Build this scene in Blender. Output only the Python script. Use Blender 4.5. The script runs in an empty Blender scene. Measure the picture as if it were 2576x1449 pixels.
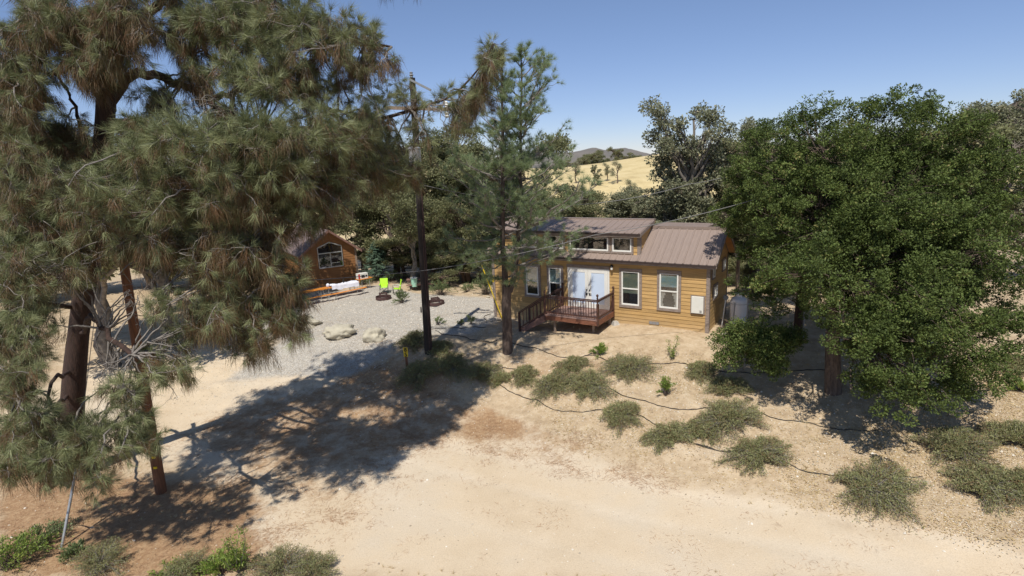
import bpy, math, random
import numpy as np
from mathutils import Matrix, Vector

# ------------------------------------------------------------------ camera, world, sun, exposure
F, CX, CY = 1432.0, 1288.0, 724.5
PITCH, ROLL, HC = math.radians(12.35), math.radians(2.6), 8.06
sP, cP, sR, cR = math.sin(PITCH), math.cos(PITCH), math.sin(ROLL), math.cos(ROLL)
SC = bpy.context.scene
COL = SC.collection
cam = bpy.data.cameras.new('camera')
cam.lens = 36.0 * F / 2576.0
cam.sensor_width = 36.0
cam.clip_start, cam.clip_end = 0.1, 20000
camo = bpy.data.objects.new('camera', cam)
COL.objects.link(camo)
right = Vector((cR, -sP * sR, -cP * sR)); up = Vector((sR, sP * cR, cP * cR)); fwd = Vector((0, cP, -sP))
m = Matrix((right, up, -fwd)).transposed().to_4x4()
m.translation = Vector((0, 0, HC))
camo.matrix_world = m
SC.camera = camo

SUN_AZ, SUN_EL = math.radians(193.5), math.radians(58)
W = bpy.data.worlds.new('World'); SC.world = W; W.use_nodes = True
nt = W.node_tree
sky = nt.nodes.new('ShaderNodeTexSky'); sky.sky_type = 'NISHITA'; sky.sun_disc = False
sky.sun_elevation = SUN_EL; sky.sun_rotation = SUN_AZ; sky.altitude = 1500
sky.air_density = 1.0; sky.dust_density = 0.0; sky.ozone_density = 3.0
bg = nt.nodes['Background']; bg.inputs[1].default_value = 0.11
tcw = nt.nodes.new('ShaderNodeTexCoord'); sxy = nt.nodes.new('ShaderNodeSeparateXYZ'); nt.links.new(tcw.outputs['Generated'], sxy.inputs[0])
rw = nt.nodes.new('ShaderNodeValToRGB'); nt.links.new(sxy.outputs[2], rw.inputs[0])
rw.color_ramp.elements[0].position = 0.0; rw.color_ramp.elements[0].color = (.66, .66, .82, 1)
rw.color_ramp.elements[1].position = .45; rw.color_ramp.elements[1].color = (1.12, 1.05, 1.02, 1)
e_ = rw.color_ramp.elements.new(.12); e_.color = (.80, .76, .86, 1)
mw = nt.nodes.new('ShaderNodeMix'); mw.data_type = 'RGBA'; mw.blend_type = 'MULTIPLY'; mw.inputs[0].default_value = 1
nt.links.new(sky.outputs[0], mw.inputs[6]); nt.links.new(rw.outputs[0], mw.inputs[7]); nt.links.new(mw.outputs[2], bg.inputs[0])
sl = bpy.data.lights.new('sun', 'SUN'); sl.energy = 4.2; sl.angle = math.radians(0.53); sl.color = (1, 0.955, 0.88)
so = bpy.data.objects.new('sun', sl); COL.objects.link(so)
tosun = Vector((math.sin(SUN_AZ) * math.cos(SUN_EL), math.cos(SUN_AZ) * math.cos(SUN_EL), math.sin(SUN_EL)))
so.rotation_euler = tosun.to_track_quat('Z', 'Y').to_euler(); so.location = (-20, -40, 60)
SC.view_settings.view_transform = 'Standard'; SC.view_settings.look = 'None'
SC.view_settings.exposure = 0.17; SC.view_settings.gamma = 1.0
SC.cycles.max_bounces = 6; SC.cycles.transparent_max_bounces = 8

# ------------------------------------------------------------------ survey helpers (pixel of the photo -> point on a real surface)
rng = np.random.default_rng(7)

def ray(u, v):
    a = (u - CX) / F; b = (v - CY) / F
    du = a * cR - b * sR; dv = a * sR + b * cR
    return np.array([du, cP - dv * sP, -(sP + dv * cP)])

C0 = np.array([0, 0, HC])
def Wz(u, v, z): d = ray(u, v); return C0 + d * ((z - HC) / d[2])
def Wy(u, v, Y): d = ray(u, v); return C0 + d * (Y / d[1])

def zf(ox, oy, s):
    return lambda x, y: ((ox + x / s) * .644, (oy + y / s) * .644)
z7 = zf(1600, 1200, 2.07); z8 = zf(2700, 1150, 1.317)

CTRL = [(405,1240,-2.1),(900,1250,-2.1),(1300,1200,-2.1),(1288,1449,-2.1),(2000,1400,-2.1),(0,1449,-2.1),(600,1449,-2.1),(2576,1449,-2.0),
 (200,1300,-2.1),(0,1250,-2.05),(700,1120,-2.0),(1100,1130,-2.1),(1550,1200,-2.1),(1900,1280,-2.1),(2300,1360,-2.0),
 (1250,1060,-2.05),(1500,1160,-2.05),(1700,1200,-2.05),(1900,1250,-2.0),(2100,1290,-1.95),(2300,1320,-1.85),(2576,1370,-1.7),
 (500,1050,-1.9),(300,1020,-1.9),(800,1000,-1.75),(950,980,-1.55),(700,930,-1.4),(450,930,-1.6),(200,940,-1.6),(900,900,-1.1),
 (1000,920,-1.2),(780,860,-.9),(600,860,-1.1),(400,860,-1.2),(250,830,-1.1),(850,850,-.8),(950,850,-.78),(850,790,-.6),(700,800,-.65),
 (1000,780,-.52),(1248,800,-.55),(1100,800,-.54),(1000,745,-.48),(900,750,-.48),(1150,745,-.48),(770,728,-.48),(620,790,-.6),(620,740,-.5),
 (400,760,-.8),(0,800,-1.2),
 (1075,880,-.58),(1060,850,-.58),(1180,850,-.55),(1275,880,-.58),(1300,840,-.48),(1400,835,-.33),(1500,836,-.17),(1600,838,-.05),
 (1780,838,0),(1700,845,-.02),(1500,850,-.22),(1400,860,-.42),(1850,830,0),(2000,850,0),(2200,870,0),(2400,880,.1),(2576,870,.2),
 (1100,930,-1.1),(1200,960,-1.35),(1400,950,-1.1),(1400,1050,-1.75),(1600,930,-.75),(1600,1050,-1.5),(1800,920,-.55),(1800,1050,-1.25),
 (1800,1150,-1.7),(2000,960,-.75),(2000,1100,-1.35),(2095,1000,-.9),(2200,1050,-1.05),(2200,1200,-1.6),(2400,950,-.4),(2400,1100,-1.1),
 (2400,1250,-1.6),(2576,950,-.2),(2576,1100,-.9),(2576,1250,-1.4)]
cp = [Wz(u, v, z) for u, v, z in CTRL]
cp += [np.array(p, float) for p in [(4,34,-.1),(12,30,0),(20,30,.2),(8,38,-.3),(-3,42,-.7),(-12,46,-.5),(0,48,-1.2),(20,40,0),(30,30,.5),(30,20,.5),
 (-30,40,-1),(-30,28,-1.3),(-35,15,-2),(-20,10,-2.1),(0,5,-2.1),(20,5,-2),(30,10,-.6),(-20,60,-2),(0,65,-3),(20,60,-2),(40,40,.5),(40,10,0),(-40,55,-2),(-45,0,-2.1),(10,-5,-2.1),(3,29.6,-.3)]]
cp = np.array(cp)
def kern(r2): return np.sqrt(r2 + 1.6)
def _fit():
    n = len(cp); A = np.zeros((n + 3, n + 3))
    d2 = ((cp[:, None, :2] - cp[None, :, :2]) ** 2).sum(-1)
    A[:n, :n] = kern(d2) - np.eye(n) * .12
    A[:n, n] = 1; A[:n, n + 1:] = cp[:, :2]; A[n, :n] = 1; A[n + 1:, :n] = cp[:, :2].T
    return np.linalg.solve(A, np.concatenate([cp[:, 2], [0, 0, 0]]))
RW = _fit()

def hash2(ix, iy, s):
    h = (ix * 374761393 + iy * 668265263 + s * 974634777) & 0x7fffffff
    h = ((h ^ (h >> 13)) * 1274126177) & 0x7fffffff
    return ((h ^ (h >> 16)) & 0xffff) / 65535.0
def vn(x, y, s=0):
    ix = np.floor(x).astype(np.int64); iy = np.floor(y).astype(np.int64); fx = x - ix; fy = y - iy
    fx = fx * fx * (3 - 2 * fx); fy = fy * fy * (3 - 2 * fy)
    a, b = hash2(ix, iy, s), hash2(ix + 1, iy, s); c_, d = hash2(ix, iy + 1, s), hash2(ix + 1, iy + 1, s)
    return (a * (1 - fx) + b * fx) * (1 - fy) + (c_ * (1 - fx) + d * fx) * fy
def fbm(x, y, s=0, o=4):
    r = 0; a = .5
    for k in range(o):
        r = r + a * vn(x, y, s + k); x = x * 2.03 + 5.1; y = y * 2.03 + 1.7; a *= .5
    return r / (1 - .5 ** o)
def ss(a, b, x):
    t = np.clip((x - a) / (b - a), 0, 1); return t * t * (3 - 2 * t)
def far_h(x, y):
    h = -3 + 12.6 * np.exp(-.5 * (((x - 75) / 78) ** 2 + ((y - 160) / 42) ** 2))
    h = h + 1.6 * np.exp(-.5 * (((x - 26) / 26) ** 2 + ((y - 112) / 9) ** 2))
    return h + (fbm(x / 22, y / 22, 9) - .5) * 1.6
def height(x, y):
    x = np.asarray(x, float); y = np.asarray(y, float); sh = x.shape
    X = x.ravel(); Y = y.ravel(); out = np.zeros(len(X)); n = len(cp)
    for i in range(0, len(X), 20000):
        a, b = X[i:i + 20000], Y[i:i + 20000]
        ac = np.clip(a, -45, 45); bc = np.clip(b, -5, 70)
        d2 = (ac[:, None] - cp[None, :, 0]) ** 2 + (bc[:, None] - cp[None, :, 1]) ** 2
        out[i:i + 20000] = kern(d2) @ RW[:n] + RW[n] + RW[n + 1] * ac + RW[n + 2] * bc
    out = out + (fbm(X * .9, Y * .9, 3) - .5) * .26 * ss(-2.05, -1.8, out) * ss(-.25, -.6, out) + (fbm(X * 2.5, Y * 2.5, 5) - .5) * (.03 + .10 * ss(-2.0, -1.7, out) * ss(-.2, -.6, out))
    d = np.hypot(X, Y - 25); w = ss(48, 85, d)
    out = out * (1 - w) + far_h(X, Y) * w
    return out.reshape(sh)
def h1(x, y): return float(height(np.array([x]), np.array([y]))[0])
def G(u, v):
    """point of the ground seen at a pixel of the photo"""
    d = ray(u, v); ts = np.linspace(9, 120, 1200) / d[1]
    P = C0[None] + d[None] * ts[:, None]; g = P[:, 2] - height(P[:, 0], P[:, 1])
    k = np.argmax(g < 0)
    if g[k] >= 0: k = len(ts) - 1
    a, b = g[k - 1], g[k]; t = ts[k - 1] + (ts[k] - ts[k - 1]) * a / (a - b + 1e-9)
    return C0 + d * t

# ------------------------------------------------------------------ materials
def mat(name, color=(.5, .5, .5), rough=.7, metal=0., spec=.5, noise=0., nscale=8., bump=0., bscale=60., col2=None, stretch=None, coord='Object'):
    m = bpy.data.materials.new(name); m.use_nodes = True; n = m.node_tree; p = n.nodes['Principled BSDF']
    p.inputs['Roughness'].default_value = rough; p.inputs['Metallic'].default_value = metal; p.inputs['Specular IOR Level'].default_value = spec
    p.inputs['Base Color'].default_value = (*color, 1)
    if noise or col2 or bump:
        tc = n.nodes.new('ShaderNodeTexCoord'); src = tc.outputs[coord]
        if stretch:
            mp = n.nodes.new('ShaderNodeMapping'); mp.inputs['Scale'].default_value = stretch; n.links.new(src, mp.inputs[0]); src = mp.outputs[0]
    if noise or col2:
        t = n.nodes.new('ShaderNodeTexNoise'); t.inputs['Scale'].default_value = nscale; t.inputs['Detail'].default_value = 8; t.inputs['Roughness'].default_value = .65
        n.links.new(src, t.inputs['Vector'])
        r = n.nodes.new('ShaderNodeValToRGB'); r.color_ramp.elements[0].position = .34; r.color_ramp.elements[1].position = .68
        c2 = col2 or tuple(max(0, c * (1 - noise)) for c in color); c1 = color if col2 else tuple(min(1, c * (1 + noise)) for c in color)
        r.color_ramp.elements[0].color = (*c2, 1); r.color_ramp.elements[1].color = (*c1, 1)
        n.links.new(t.outputs[0], r.inputs[0]); n.links.new(r.outputs[0], p.inputs['Base Color'])
    if bump:
        t2 = n.nodes.new('ShaderNodeTexNoise'); t2.inputs['Scale'].default_value = bscale; t2.inputs['Detail'].default_value = 6; n.links.new(src, t2.inputs['Vector'])
        b = n.nodes.new('ShaderNodeBump'); b.inputs['Strength'].default_value = bump; b.inputs['Distance'].default_value = .02
        n.links.new(t2.outputs[0], b.inputs['Height']); n.links.new(b.outputs[0], p.inputs['Normal'])
    return m

def leafmat(name, stops, rough=.55, trans=.25, spec=.35):
    """per-leaf tint from the 'tint' attribute"""
    m = bpy.data.materials.new(name); m.use_nodes = True; n = m.node_tree; p = n.nodes['Principled BSDF']; out = n.nodes['Material Output']
    a = n.nodes.new('ShaderNodeAttribute'); a.attribute_name = 'tint'
    r = n.nodes.new('ShaderNodeValToRGB'); cr = r.color_ramp
    while len(cr.elements) < len(stops): cr.elements.new(.5)
    for e, (pos, c) in zip(cr.elements, stops): e.position = pos; e.color = (*c, 1)
    n.links.new(a.outputs['Fac'], r.inputs[0]); n.links.new(r.outputs[0], p.inputs['Base Color'])
    p.inputs['Roughness'].default_value = rough; p.inputs['Specular IOR Level'].default_value = spec
    if trans:
        t = n.nodes.new('ShaderNodeBsdfTranslucent'); n.links.new(r.outputs[0], t.inputs[0])
        mx = n.nodes.new('ShaderNodeMixShader'); mx.inputs[0].default_value = trans
        n.links.new(p.outputs[0], mx.inputs[1]); n.links.new(t.outputs[0], mx.inputs[2]); n.links.new(mx.outputs[0], out.inputs[0])
    return m

def groundmat():
    m = bpy.data.materials.new('earth'); m.use_nodes = True; n = m.node_tree; L = n.links.new; p = n.nodes['Principled BSDF']
    p.inputs['Roughness'].default_value = .95; p.inputs['Specular IOR Level'].default_value = .15
    tc = n.nodes.new('ShaderNodeTexCoord'); g = tc.outputs['Object']
    at = n.nodes.new('ShaderNodeAttribute'); at.attribute_name = 'mask'; sep = n.nodes.new('ShaderNodeSeparateColor'); L(at.outputs['Color'], sep.inputs[0])
    at2 = n.nodes.new('ShaderNodeAttribute'); at2.attribute_name = 'hill'
    def noise(s, d=8, r=.6, st=None):
        t = n.nodes.new('ShaderNodeTexNoise'); t.inputs['Scale'].default_value = s; t.inputs['Detail'].default_value = d; t.inputs['Roughness'].default_value = r
        v = g
        if st:
            mp = n.nodes.new('ShaderNodeMapping'); mp.inputs['Scale'].default_value = st; L(g, mp.inputs[0]); v = mp.outputs[0]
        L(v, t.inputs['Vector']); return t.outputs[0]
    def ramp(f, *st):
        r = n.nodes.new('ShaderNodeValToRGB')
        while len(r.color_ramp.elements) < len(st): r.color_ramp.elements.new(.5)
        for e, (pos, c) in zip(r.color_ramp.elements, st): e.position = pos; e.color = (*c, 1) if len(c) == 3 else c
        L(f, r.inputs[0]); return r.outputs[0]
    def mix(f, a, b):
        x = n.nodes.new('ShaderNodeMix'); x.data_type = 'RGBA'; L(f, x.inputs[0]); L(a, x.inputs[6]); L(b, x.inputs[7]); return x.outputs[2]
    def mth(op, a, b=None, v=None):
        x = n.nodes.new('ShaderNodeMath'); x.operation = op; x.use_clamp = True; L(a, x.inputs[0])
        if b is not None: L(b, x.inputs[1])
        if v is not None: x.inputs[1].default_value = v
        return x.outputs[0]
    sand = ramp(noise(.35, 10, .62), (.3, (.57, .45, .305)), (.46, (.625, .505, .355)), (.58, (.61, .505, .37)), (.74, (.66, .56, .425)))
    bank = ramp(noise(2.2, 10, .7), (.3, (.35, .255, .16)), (.5, (.485, .37, .24)), (.72, (.60, .49, .345)))
    sand = mix(at.outputs['Alpha'], bank, sand)
    at3 = n.nodes.new('ShaderNodeAttribute'); at3.attribute_name = 'track'
    dust = ramp(noise(3, 8, .7), (.3, (.60, .50, .37)), (.7, (.70, .60, .46)))
    sand = mix(mth('MULTIPLY', at3.outputs['Fac'], noise(.6, 6, .6)), sand, dust)
    fine = ramp(noise(28, 6, .75), (.25, (.72, .70, .66)), (.5, (1, 1, 1)), (.8, (1.15, 1.14, 1.12)))
    def mul(a, b, f=1.):
        x = n.nodes.new('ShaderNodeMix'); x.data_type = 'RGBA'; x.blend_type = 'MULTIPLY'; x.inputs[0].default_value = f; L(a, x.inputs[6]); L(b, x.inputs[7]); return x.outputs[2]
    sand = mul(sand, fine, .8)
    v = n.nodes.new('ShaderNodeTexVoronoi'); v.inputs['Scale'].default_value = 26; L(g, v.inputs['Vector'])
    grav = ramp(v.outputs['Color'], (.2, (.30, .27, .23)), (.5, (.42, .385, .33)), (.85, (.54, .505, .44)))
    need = ramp(noise(7, 10, .8, (1, 1, 1)), (.28, (.20, .115, .06)), (.5, (.37, .235, .13)), (.72, (.52, .38, .23)))
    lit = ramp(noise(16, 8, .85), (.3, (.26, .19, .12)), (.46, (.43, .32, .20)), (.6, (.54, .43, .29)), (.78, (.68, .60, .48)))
    gold = ramp(noise(.22, 14, .8), (.32, (.42, .32, .16)), (.5, (.58, .46, .235)), (.72, (.68, .56, .33)))
    brk = noise(1.6, 10, .72)
    def cover(ch, lo, hi):
        s = mth('ADD', ch, None, -.5)
        x = n.nodes.new('ShaderNodeMath'); x.operation = 'ADD'; L(ch, x.inputs[0]); L(brk, x.inputs[1])
        r = n.nodes.new('ShaderNodeMapRange'); r.inputs[1].default_value = lo; r.inputs[2].default_value = hi; L(x.outputs[0], r.inputs[0]); return r.outputs[0]
    c = mix(cover(sep.outputs[0], .75, 1.35), sand, grav)
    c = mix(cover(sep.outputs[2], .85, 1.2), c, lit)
    c = mix(cover(sep.outputs[1], .88, 1.15), c, need)
    c = mix(at2.outputs['Fac'], c, gold)
    L(c, p.inputs['Base Color'])
    b = n.nodes.new('ShaderNodeBump'); b.inputs['Strength'].default_value = .5; b.inputs['Distance'].default_value = .03
    L(noise(22, 8, .8), b.inputs['Height']); L(b.outputs[0], p.inputs['Normal'])
    return m

M = {}
M['earth'] = groundmat()
M['siding'] = mat('siding', (.52, .325, .125), .75, noise=.22, nscale=3, bump=.3, bscale=40, stretch=(.35, .35, 7))
M['siding_red'] = mat('siding_red', (.29, .13, .042), .7, noise=.25, nscale=3, bump=.3, stretch=(.35, .35, 7))
_n = M['siding'].node_tree; _p = _n.nodes['Principled BSDF']; _src = _p.inputs['Base Color'].links[0].from_socket
_tc = _n.nodes.new('ShaderNodeTexCoord'); _sx = _n.nodes.new('ShaderNodeSeparateXYZ'); _n.links.new(_tc.outputs['Object'], _sx.inputs[0])
def _m(op, a, v=None, b=None):
    x = _n.nodes.new('ShaderNodeMath'); x.operation = op; _n.links.new(a, x.inputs[0])
    if b is not None: _n.links.new(b, x.inputs[1])
    elif v is not None: x.inputs[1].default_value = v
    return x.outputs[0]
_row = _m('FLOOR', _m('DIVIDE', _m('ADD', _sx.outputs[2], .02), .178)); _seg = _m('FLOOR', _m('ADD', _m('DIVIDE', _m('ADD', _sx.outputs[0], b=_sx.outputs[1]), 3.66), b=_m('MULTIPLY', _row, .37)))
_cb = _n.nodes.new('ShaderNodeCombineXYZ'); _n.links.new(_row, _cb.inputs[0]); _n.links.new(_seg, _cb.inputs[1]); _wn = _n.nodes.new('ShaderNodeTexWhiteNoise'); _n.links.new(_cb.outputs[0], _wn.inputs[0])
_mr = _n.nodes.new('ShaderNodeMapRange'); _mr.inputs[3].default_value = .82; _mr.inputs[4].default_value = 1.12; _n.links.new(_wn.outputs[0], _mr.inputs[0])
_mx = _n.nodes.new('ShaderNodeMix'); _mx.data_type = 'RGBA'; _mx.blend_type = 'MULTIPLY'; _mx.inputs[0].default_value = 1; _n.links.new(_src, _mx.inputs[6]); _n.links.new(_mr.outputs[0], _mx.inputs[7])
_ns = _n.nodes.new('ShaderNodeTexNoise'); _ns.inputs['Scale'].default_value = 1.7; _ns.inputs['Detail'].default_value = 7; _n.links.new(_tc.outputs['Object'], _ns.inputs['Vector'])
_d = _n.nodes.new('ShaderNodeMapRange'); _d.inputs[1].default_value = .75; _d.inputs[2].default_value = .05; _d.inputs[3].default_value = 0; _d.inputs[4].default_value = .45; _n.links.new(_m('ADD', _sx.outputs[2], b=_m('MULTIPLY', _ns.outputs[0], .5)), _d.inputs[0])
_m2 = _n.nodes.new('ShaderNodeMix'); _m2.data_type = 'RGBA'; _n.links.new(_d.outputs[0], _m2.inputs[0]); _n.links.new(_mx.outputs[2], _m2.inputs[6]); _m2.inputs[7].default_value = (.52, .40, .25, 1); _n.links.new(_m2.outputs[2], _p.inputs['Base Color'])
M['trim'] = mat('grey_trim', (.27, .215, .18), .8, noise=.35, nscale=5, stretch=(1, 1, 6), bump=.3)
M['gutter'] = mat('gutter', (.045, .03, .028), .4)
M['roof'] = mat('metal_roof', (.27, .205, .17), .55, metal=.0, noise=.10, nscale=4, stretch=(8, .7, .7))
M['soffit'] = mat('soffit_wood', (.62, .30, .10), .7, noise=.15, nscale=3)
M['white'] = mat('white_paint', (.80, .78, .72), .45, noise=.04, nscale=3)
M['offwhite'] = mat('box_white', (.74, .73, .66), .45, noise=.03, nscale=6)
M['doorglass'] = mat('door_glass', (.62, .72, .86), .12, spec=.6, noise=.04, nscale=1)
M['dark'] = mat('painted_dark_interior', (.016, .015, .016), .9)  # near-black colour stands in for unlit space behind glass
M['blind'] = mat('blind', (.20, .21, .13), .8, noise=.2, nscale=25, col2=(.16, .24, .20))
M['blind2'] = mat('blind_blue', (.30, .38, .30), .8, nscale=7, col2=(.26, .40, .45))
M['curtain'] = mat('curtain', (.42, .42, .37), .9, noise=.3, nscale=14, stretch=(5, 5, .3))
M['black'] = mat('black_metal', (.02, .02, .02), .4, metal=.4)
M['deckwood'] = mat('deck_wood', (.085, .036, .025), .55, noise=.45, nscale=9, bump=.3)
M['deckfloor'] = mat('deck_floor', (.27, .165, .135), .7, noise=.35, nscale=5)
M['decklight'] = mat('deck_fascia', (.19, .075, .042), .6, noise=.4, nscale=4, stretch=(1, 1, 4))
M['concrete'] = mat('concrete', (.42, .39, .34), .9, noise=.2)
M['pole'] = mat('pole_wood', (.028, .02, .017), .85, noise=.4, nscale=5, stretch=(6, 6, .5), bump=.6, bscale=30)
M['polebrown'] = mat('pole_brown', (.20, .085, .04), .8, noise=.35, nscale=4, stretch=(6, 6, .5), bump=.5, bscale=30)
M['oldwood'] = mat('old_wood', (.30, .22, .16), .85, noise=.35, nscale=6, stretch=(4, 4, .6))
M['galv'] = mat('galvanised', (.48, .48, .47), .45, metal=.6, noise=.15)
M['greymetal'] = mat('grey_metal', (.30, .31, .32), .5, metal=.3, noise=.1)
M['yellow'] = mat('yellow_sign', (.80, .56, .02), .5)
M['orange'] = mat('orange_marker', (.90, .35, .02), .5)
M['wire'] = mat('wire', (.16, .155, .15), .5, metal=.3)
M['hose'] = mat('hose', (.035, .028, .02), .6)
M['rock'] = mat('boulder_stone', (.54, .49, .37), .9, nscale=3, col2=(.40, .36, .28), bump=.9, bscale=9)
M['tank'] = mat('tank_white', (.86, .86, .86), .35, noise=.02)
M['lime'] = mat('lime_fabric', (.46, .80, .03), .6, noise=.08)
M['benchorange'] = mat('varnished_orange', (.66, .24, .035), .4, noise=.25, nscale=6)
M['cloth'] = mat('white_cloth', (.72, .72, .78), .85, noise=.1, nscale=6)
M['red'] = mat('red_print', (.55, .04, .03), .6)
M['rust'] = mat('rusty_steel', (.10, .055, .05), .7, metal=.3, noise=.35, nscale=9)
M['picnic'] = mat('picnic_brown', (.24, .13, .10), .8, noise=.3, nscale=6)
M['mint'] = mat('mint_plastic', (.35, .60, .46), .5)
M['tile'] = mat('roof_tile', (.28, .21, .19), .8, nscale=7, col2=(.085, .062, .066))
M['bark'] = mat('pine_bark', (.13, .095, .075), .95, nscale=4, col2=(.05, .032, .025), stretch=(3, 3, .7), bump=1., bscale=12)
M['barkdark'] = mat('old_pine_bark', (.07, .038, .027), .95, nscale=4, col2=(.03, .018, .014), stretch=(3, 3, .6), bump=1., bscale=10)
M['barkoak'] = mat('oak_bark', (.20, .145, .11), .95, nscale=5, col2=(.07, .05, .04), stretch=(3, 3, .7), bump=1., bscale=14)
M['barkpale'] = mat('pale_bark', (.27, .23, .185), .95, nscale=6, col2=(.12, .10, .08), bump=.8, bscale=14)
M['twig'] = mat('grey_twig', (.215, .19, .165), .9, noise=.3)
M['twigdark'] = mat('dark_twig', (.10, .075, .058), .9, noise=.3)
M['needle'] = leafmat('pine_needles', [(0, (.15, .08, .036)), (.25, (.145, .10, .048)), (.45, (.12, .125, .055)), (.7, (.165, .19, .082)), (1, (.31, .325, .16))], .5, .15)
M['needle2'] = leafmat('young_pine_needles', [(0, (.22, .18, .09)), (.3, (.18, .235, .105)), (.6, (.25, .32, .155)), (1, (.38, .44, .235))], .5, .35)
M['leafoak'] = leafmat('live_oak_leaves', [(0, (.038, .050, .016)), (.35, (.082, .112, .030)), (.65, (.13, .175, .046)), (.9, (.195, .25, .07)), (1, (.30, .27, .10))], .6, .3, .22)
M['leafbg'] = leafmat('olive_leaves', [(0, (.10, .105, .045)), (.4, (.19, .20, .09)), (.8, (.30, .30, .15)), (1, (.44, .36, .20))], .6, .38)
M['leafgrey'] = leafmat('grey_oak_leaves', [(0, (.14, .14, .075)), (.4, (.24, .25, .145)), (.8, (.36, .36, .23)), (1, (.46, .39, .24))], .6, .38)
M['leafblue'] = leafmat('blue_green_needles', [(0, (.10, .17, .11)), (.5, (.17, .27, .18)), (1, (.27, .37, .26))], .6, .15)
M['leafsage'] = leafmat('sage_leaves', [(0, (.25, .13, .06)), (.25, (.28, .22, .12)), (.5, (.265, .275, .115)), (.8, (.355, .365, .175)), (1, (.52, .44, .27))], .75, .3, .2)
M['leafbright'] = leafmat('bright_leaves', [(0, (.08, .13, .02)), (.5, (.19, .28, .045)), (1, (.40, .44, .12))], .5, .3)
M['leafmid'] = leafmat('oleander_leaves', [(0, (.07, .10, .03)), (.5, (.16, .21, .08)), (1, (.30, .33, .17))], .5, .2)
M['straw'] = leafmat('fallen_needles', [(0, (.34, .18, .10)), (.5, (.44, .27, .155)), (1, (.54, .38, .23))], .8, 0, .2)
M['chips'] = leafmat('leaf_litter', [(0, (.36, .25, .15)), (.35, (.50, .36, .18)), (.7, (.64, .49, .24)), (1, (.80, .74, .62))], .8, 0, .2)
M['ridge'] = mat('far_scrub', (.13, .12, .105), .95, nscale=.03, col2=(.19, .165, .14))
M['rocky'] = mat('hill_scrub', (.17, .125, .09), .95, nscale=.12, col2=(.09, .075, .05), bump=1, bscale=.6)
g = bpy.data.materials.new('window_glass'); g.use_nodes = True; n = g.node_tree
gl = n.nodes.new('ShaderNodeBsdfGlossy'); gl.inputs[1].default_value = .02; tr = n.nodes.new('ShaderNodeBsdfTransparent')
fr = n.nodes.new('ShaderNodeLayerWeight'); fr.inputs[0].default_value = .35
mr = n.nodes.new('ShaderNodeMapRange'); mr.inputs[3].default_value = .06; mr.inputs[4].default_value = .9; n.links.new(fr.outputs[1], mr.inputs[0])
mx = n.nodes.new('ShaderNodeMixShader'); n.links.new(mr.outputs[0], mx.inputs[0]); n.links.new(tr.outputs[0], mx.inputs[1]); n.links.new(gl.outputs[0], mx.inputs[2])
n.links.new(mx.outputs[0], n.nodes['Material Output'].inputs[0]); M['glass'] = g

# ------------------------------------------------------------------ mesh helpers
def link(o, parent=None):
    COL.objects.link(o)
    if parent is not None: o.parent = parent
    return o
def tag(o, label=None, cat=None, group=None, kind=None):
    if label: o['label'] = label
    if cat: o['category'] = cat
    if group: o['group'] = group
    if kind: o['kind'] = kind
    return o
def thing(name, label, cat, loc=(0, 0, 0), rz=0, group=None):
    o = bpy.data.objects.new(name, None); link(o); o.location = [float(x) for x in loc]; o.rotation_euler = (0, 0, rz); o.empty_display_size = .3
    return tag(o, label, cat, group)
def raw(name, V, Fc, mt, parent=None, tint=None, smooth=False):
    """V (N,3), Fc (M,k) index array of one face size"""
    me = bpy.data.meshes.new(name); V = np.asarray(V, np.float32); Fc = np.asarray(Fc, np.int32); k = Fc.shape[1]
    me.vertices.add(len(V)); me.vertices.foreach_set('co', V.ravel())
    me.loops.add(Fc.size); me.loops.foreach_set('vertex_index', Fc.ravel())
    me.polygons.add(len(Fc)); me.polygons.foreach_set('loop_start', np.arange(len(Fc), dtype=np.int32) * k); me.polygons.foreach_set('loop_total', np.full(len(Fc), k, np.int32))
    if tint is not None:
        a = me.attributes.new('tint', 'FLOAT', 'POINT'); a.data.foreach_set('value', np.asarray(tint, np.float32))
    me.materials.append(M[mt]); me.update(calc_edges=True)
    if smooth: me.polygons.foreach_set('use_smooth', np.ones(len(Fc), bool))
    o = bpy.data.objects.new(name, me); return link(o, parent)

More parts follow.
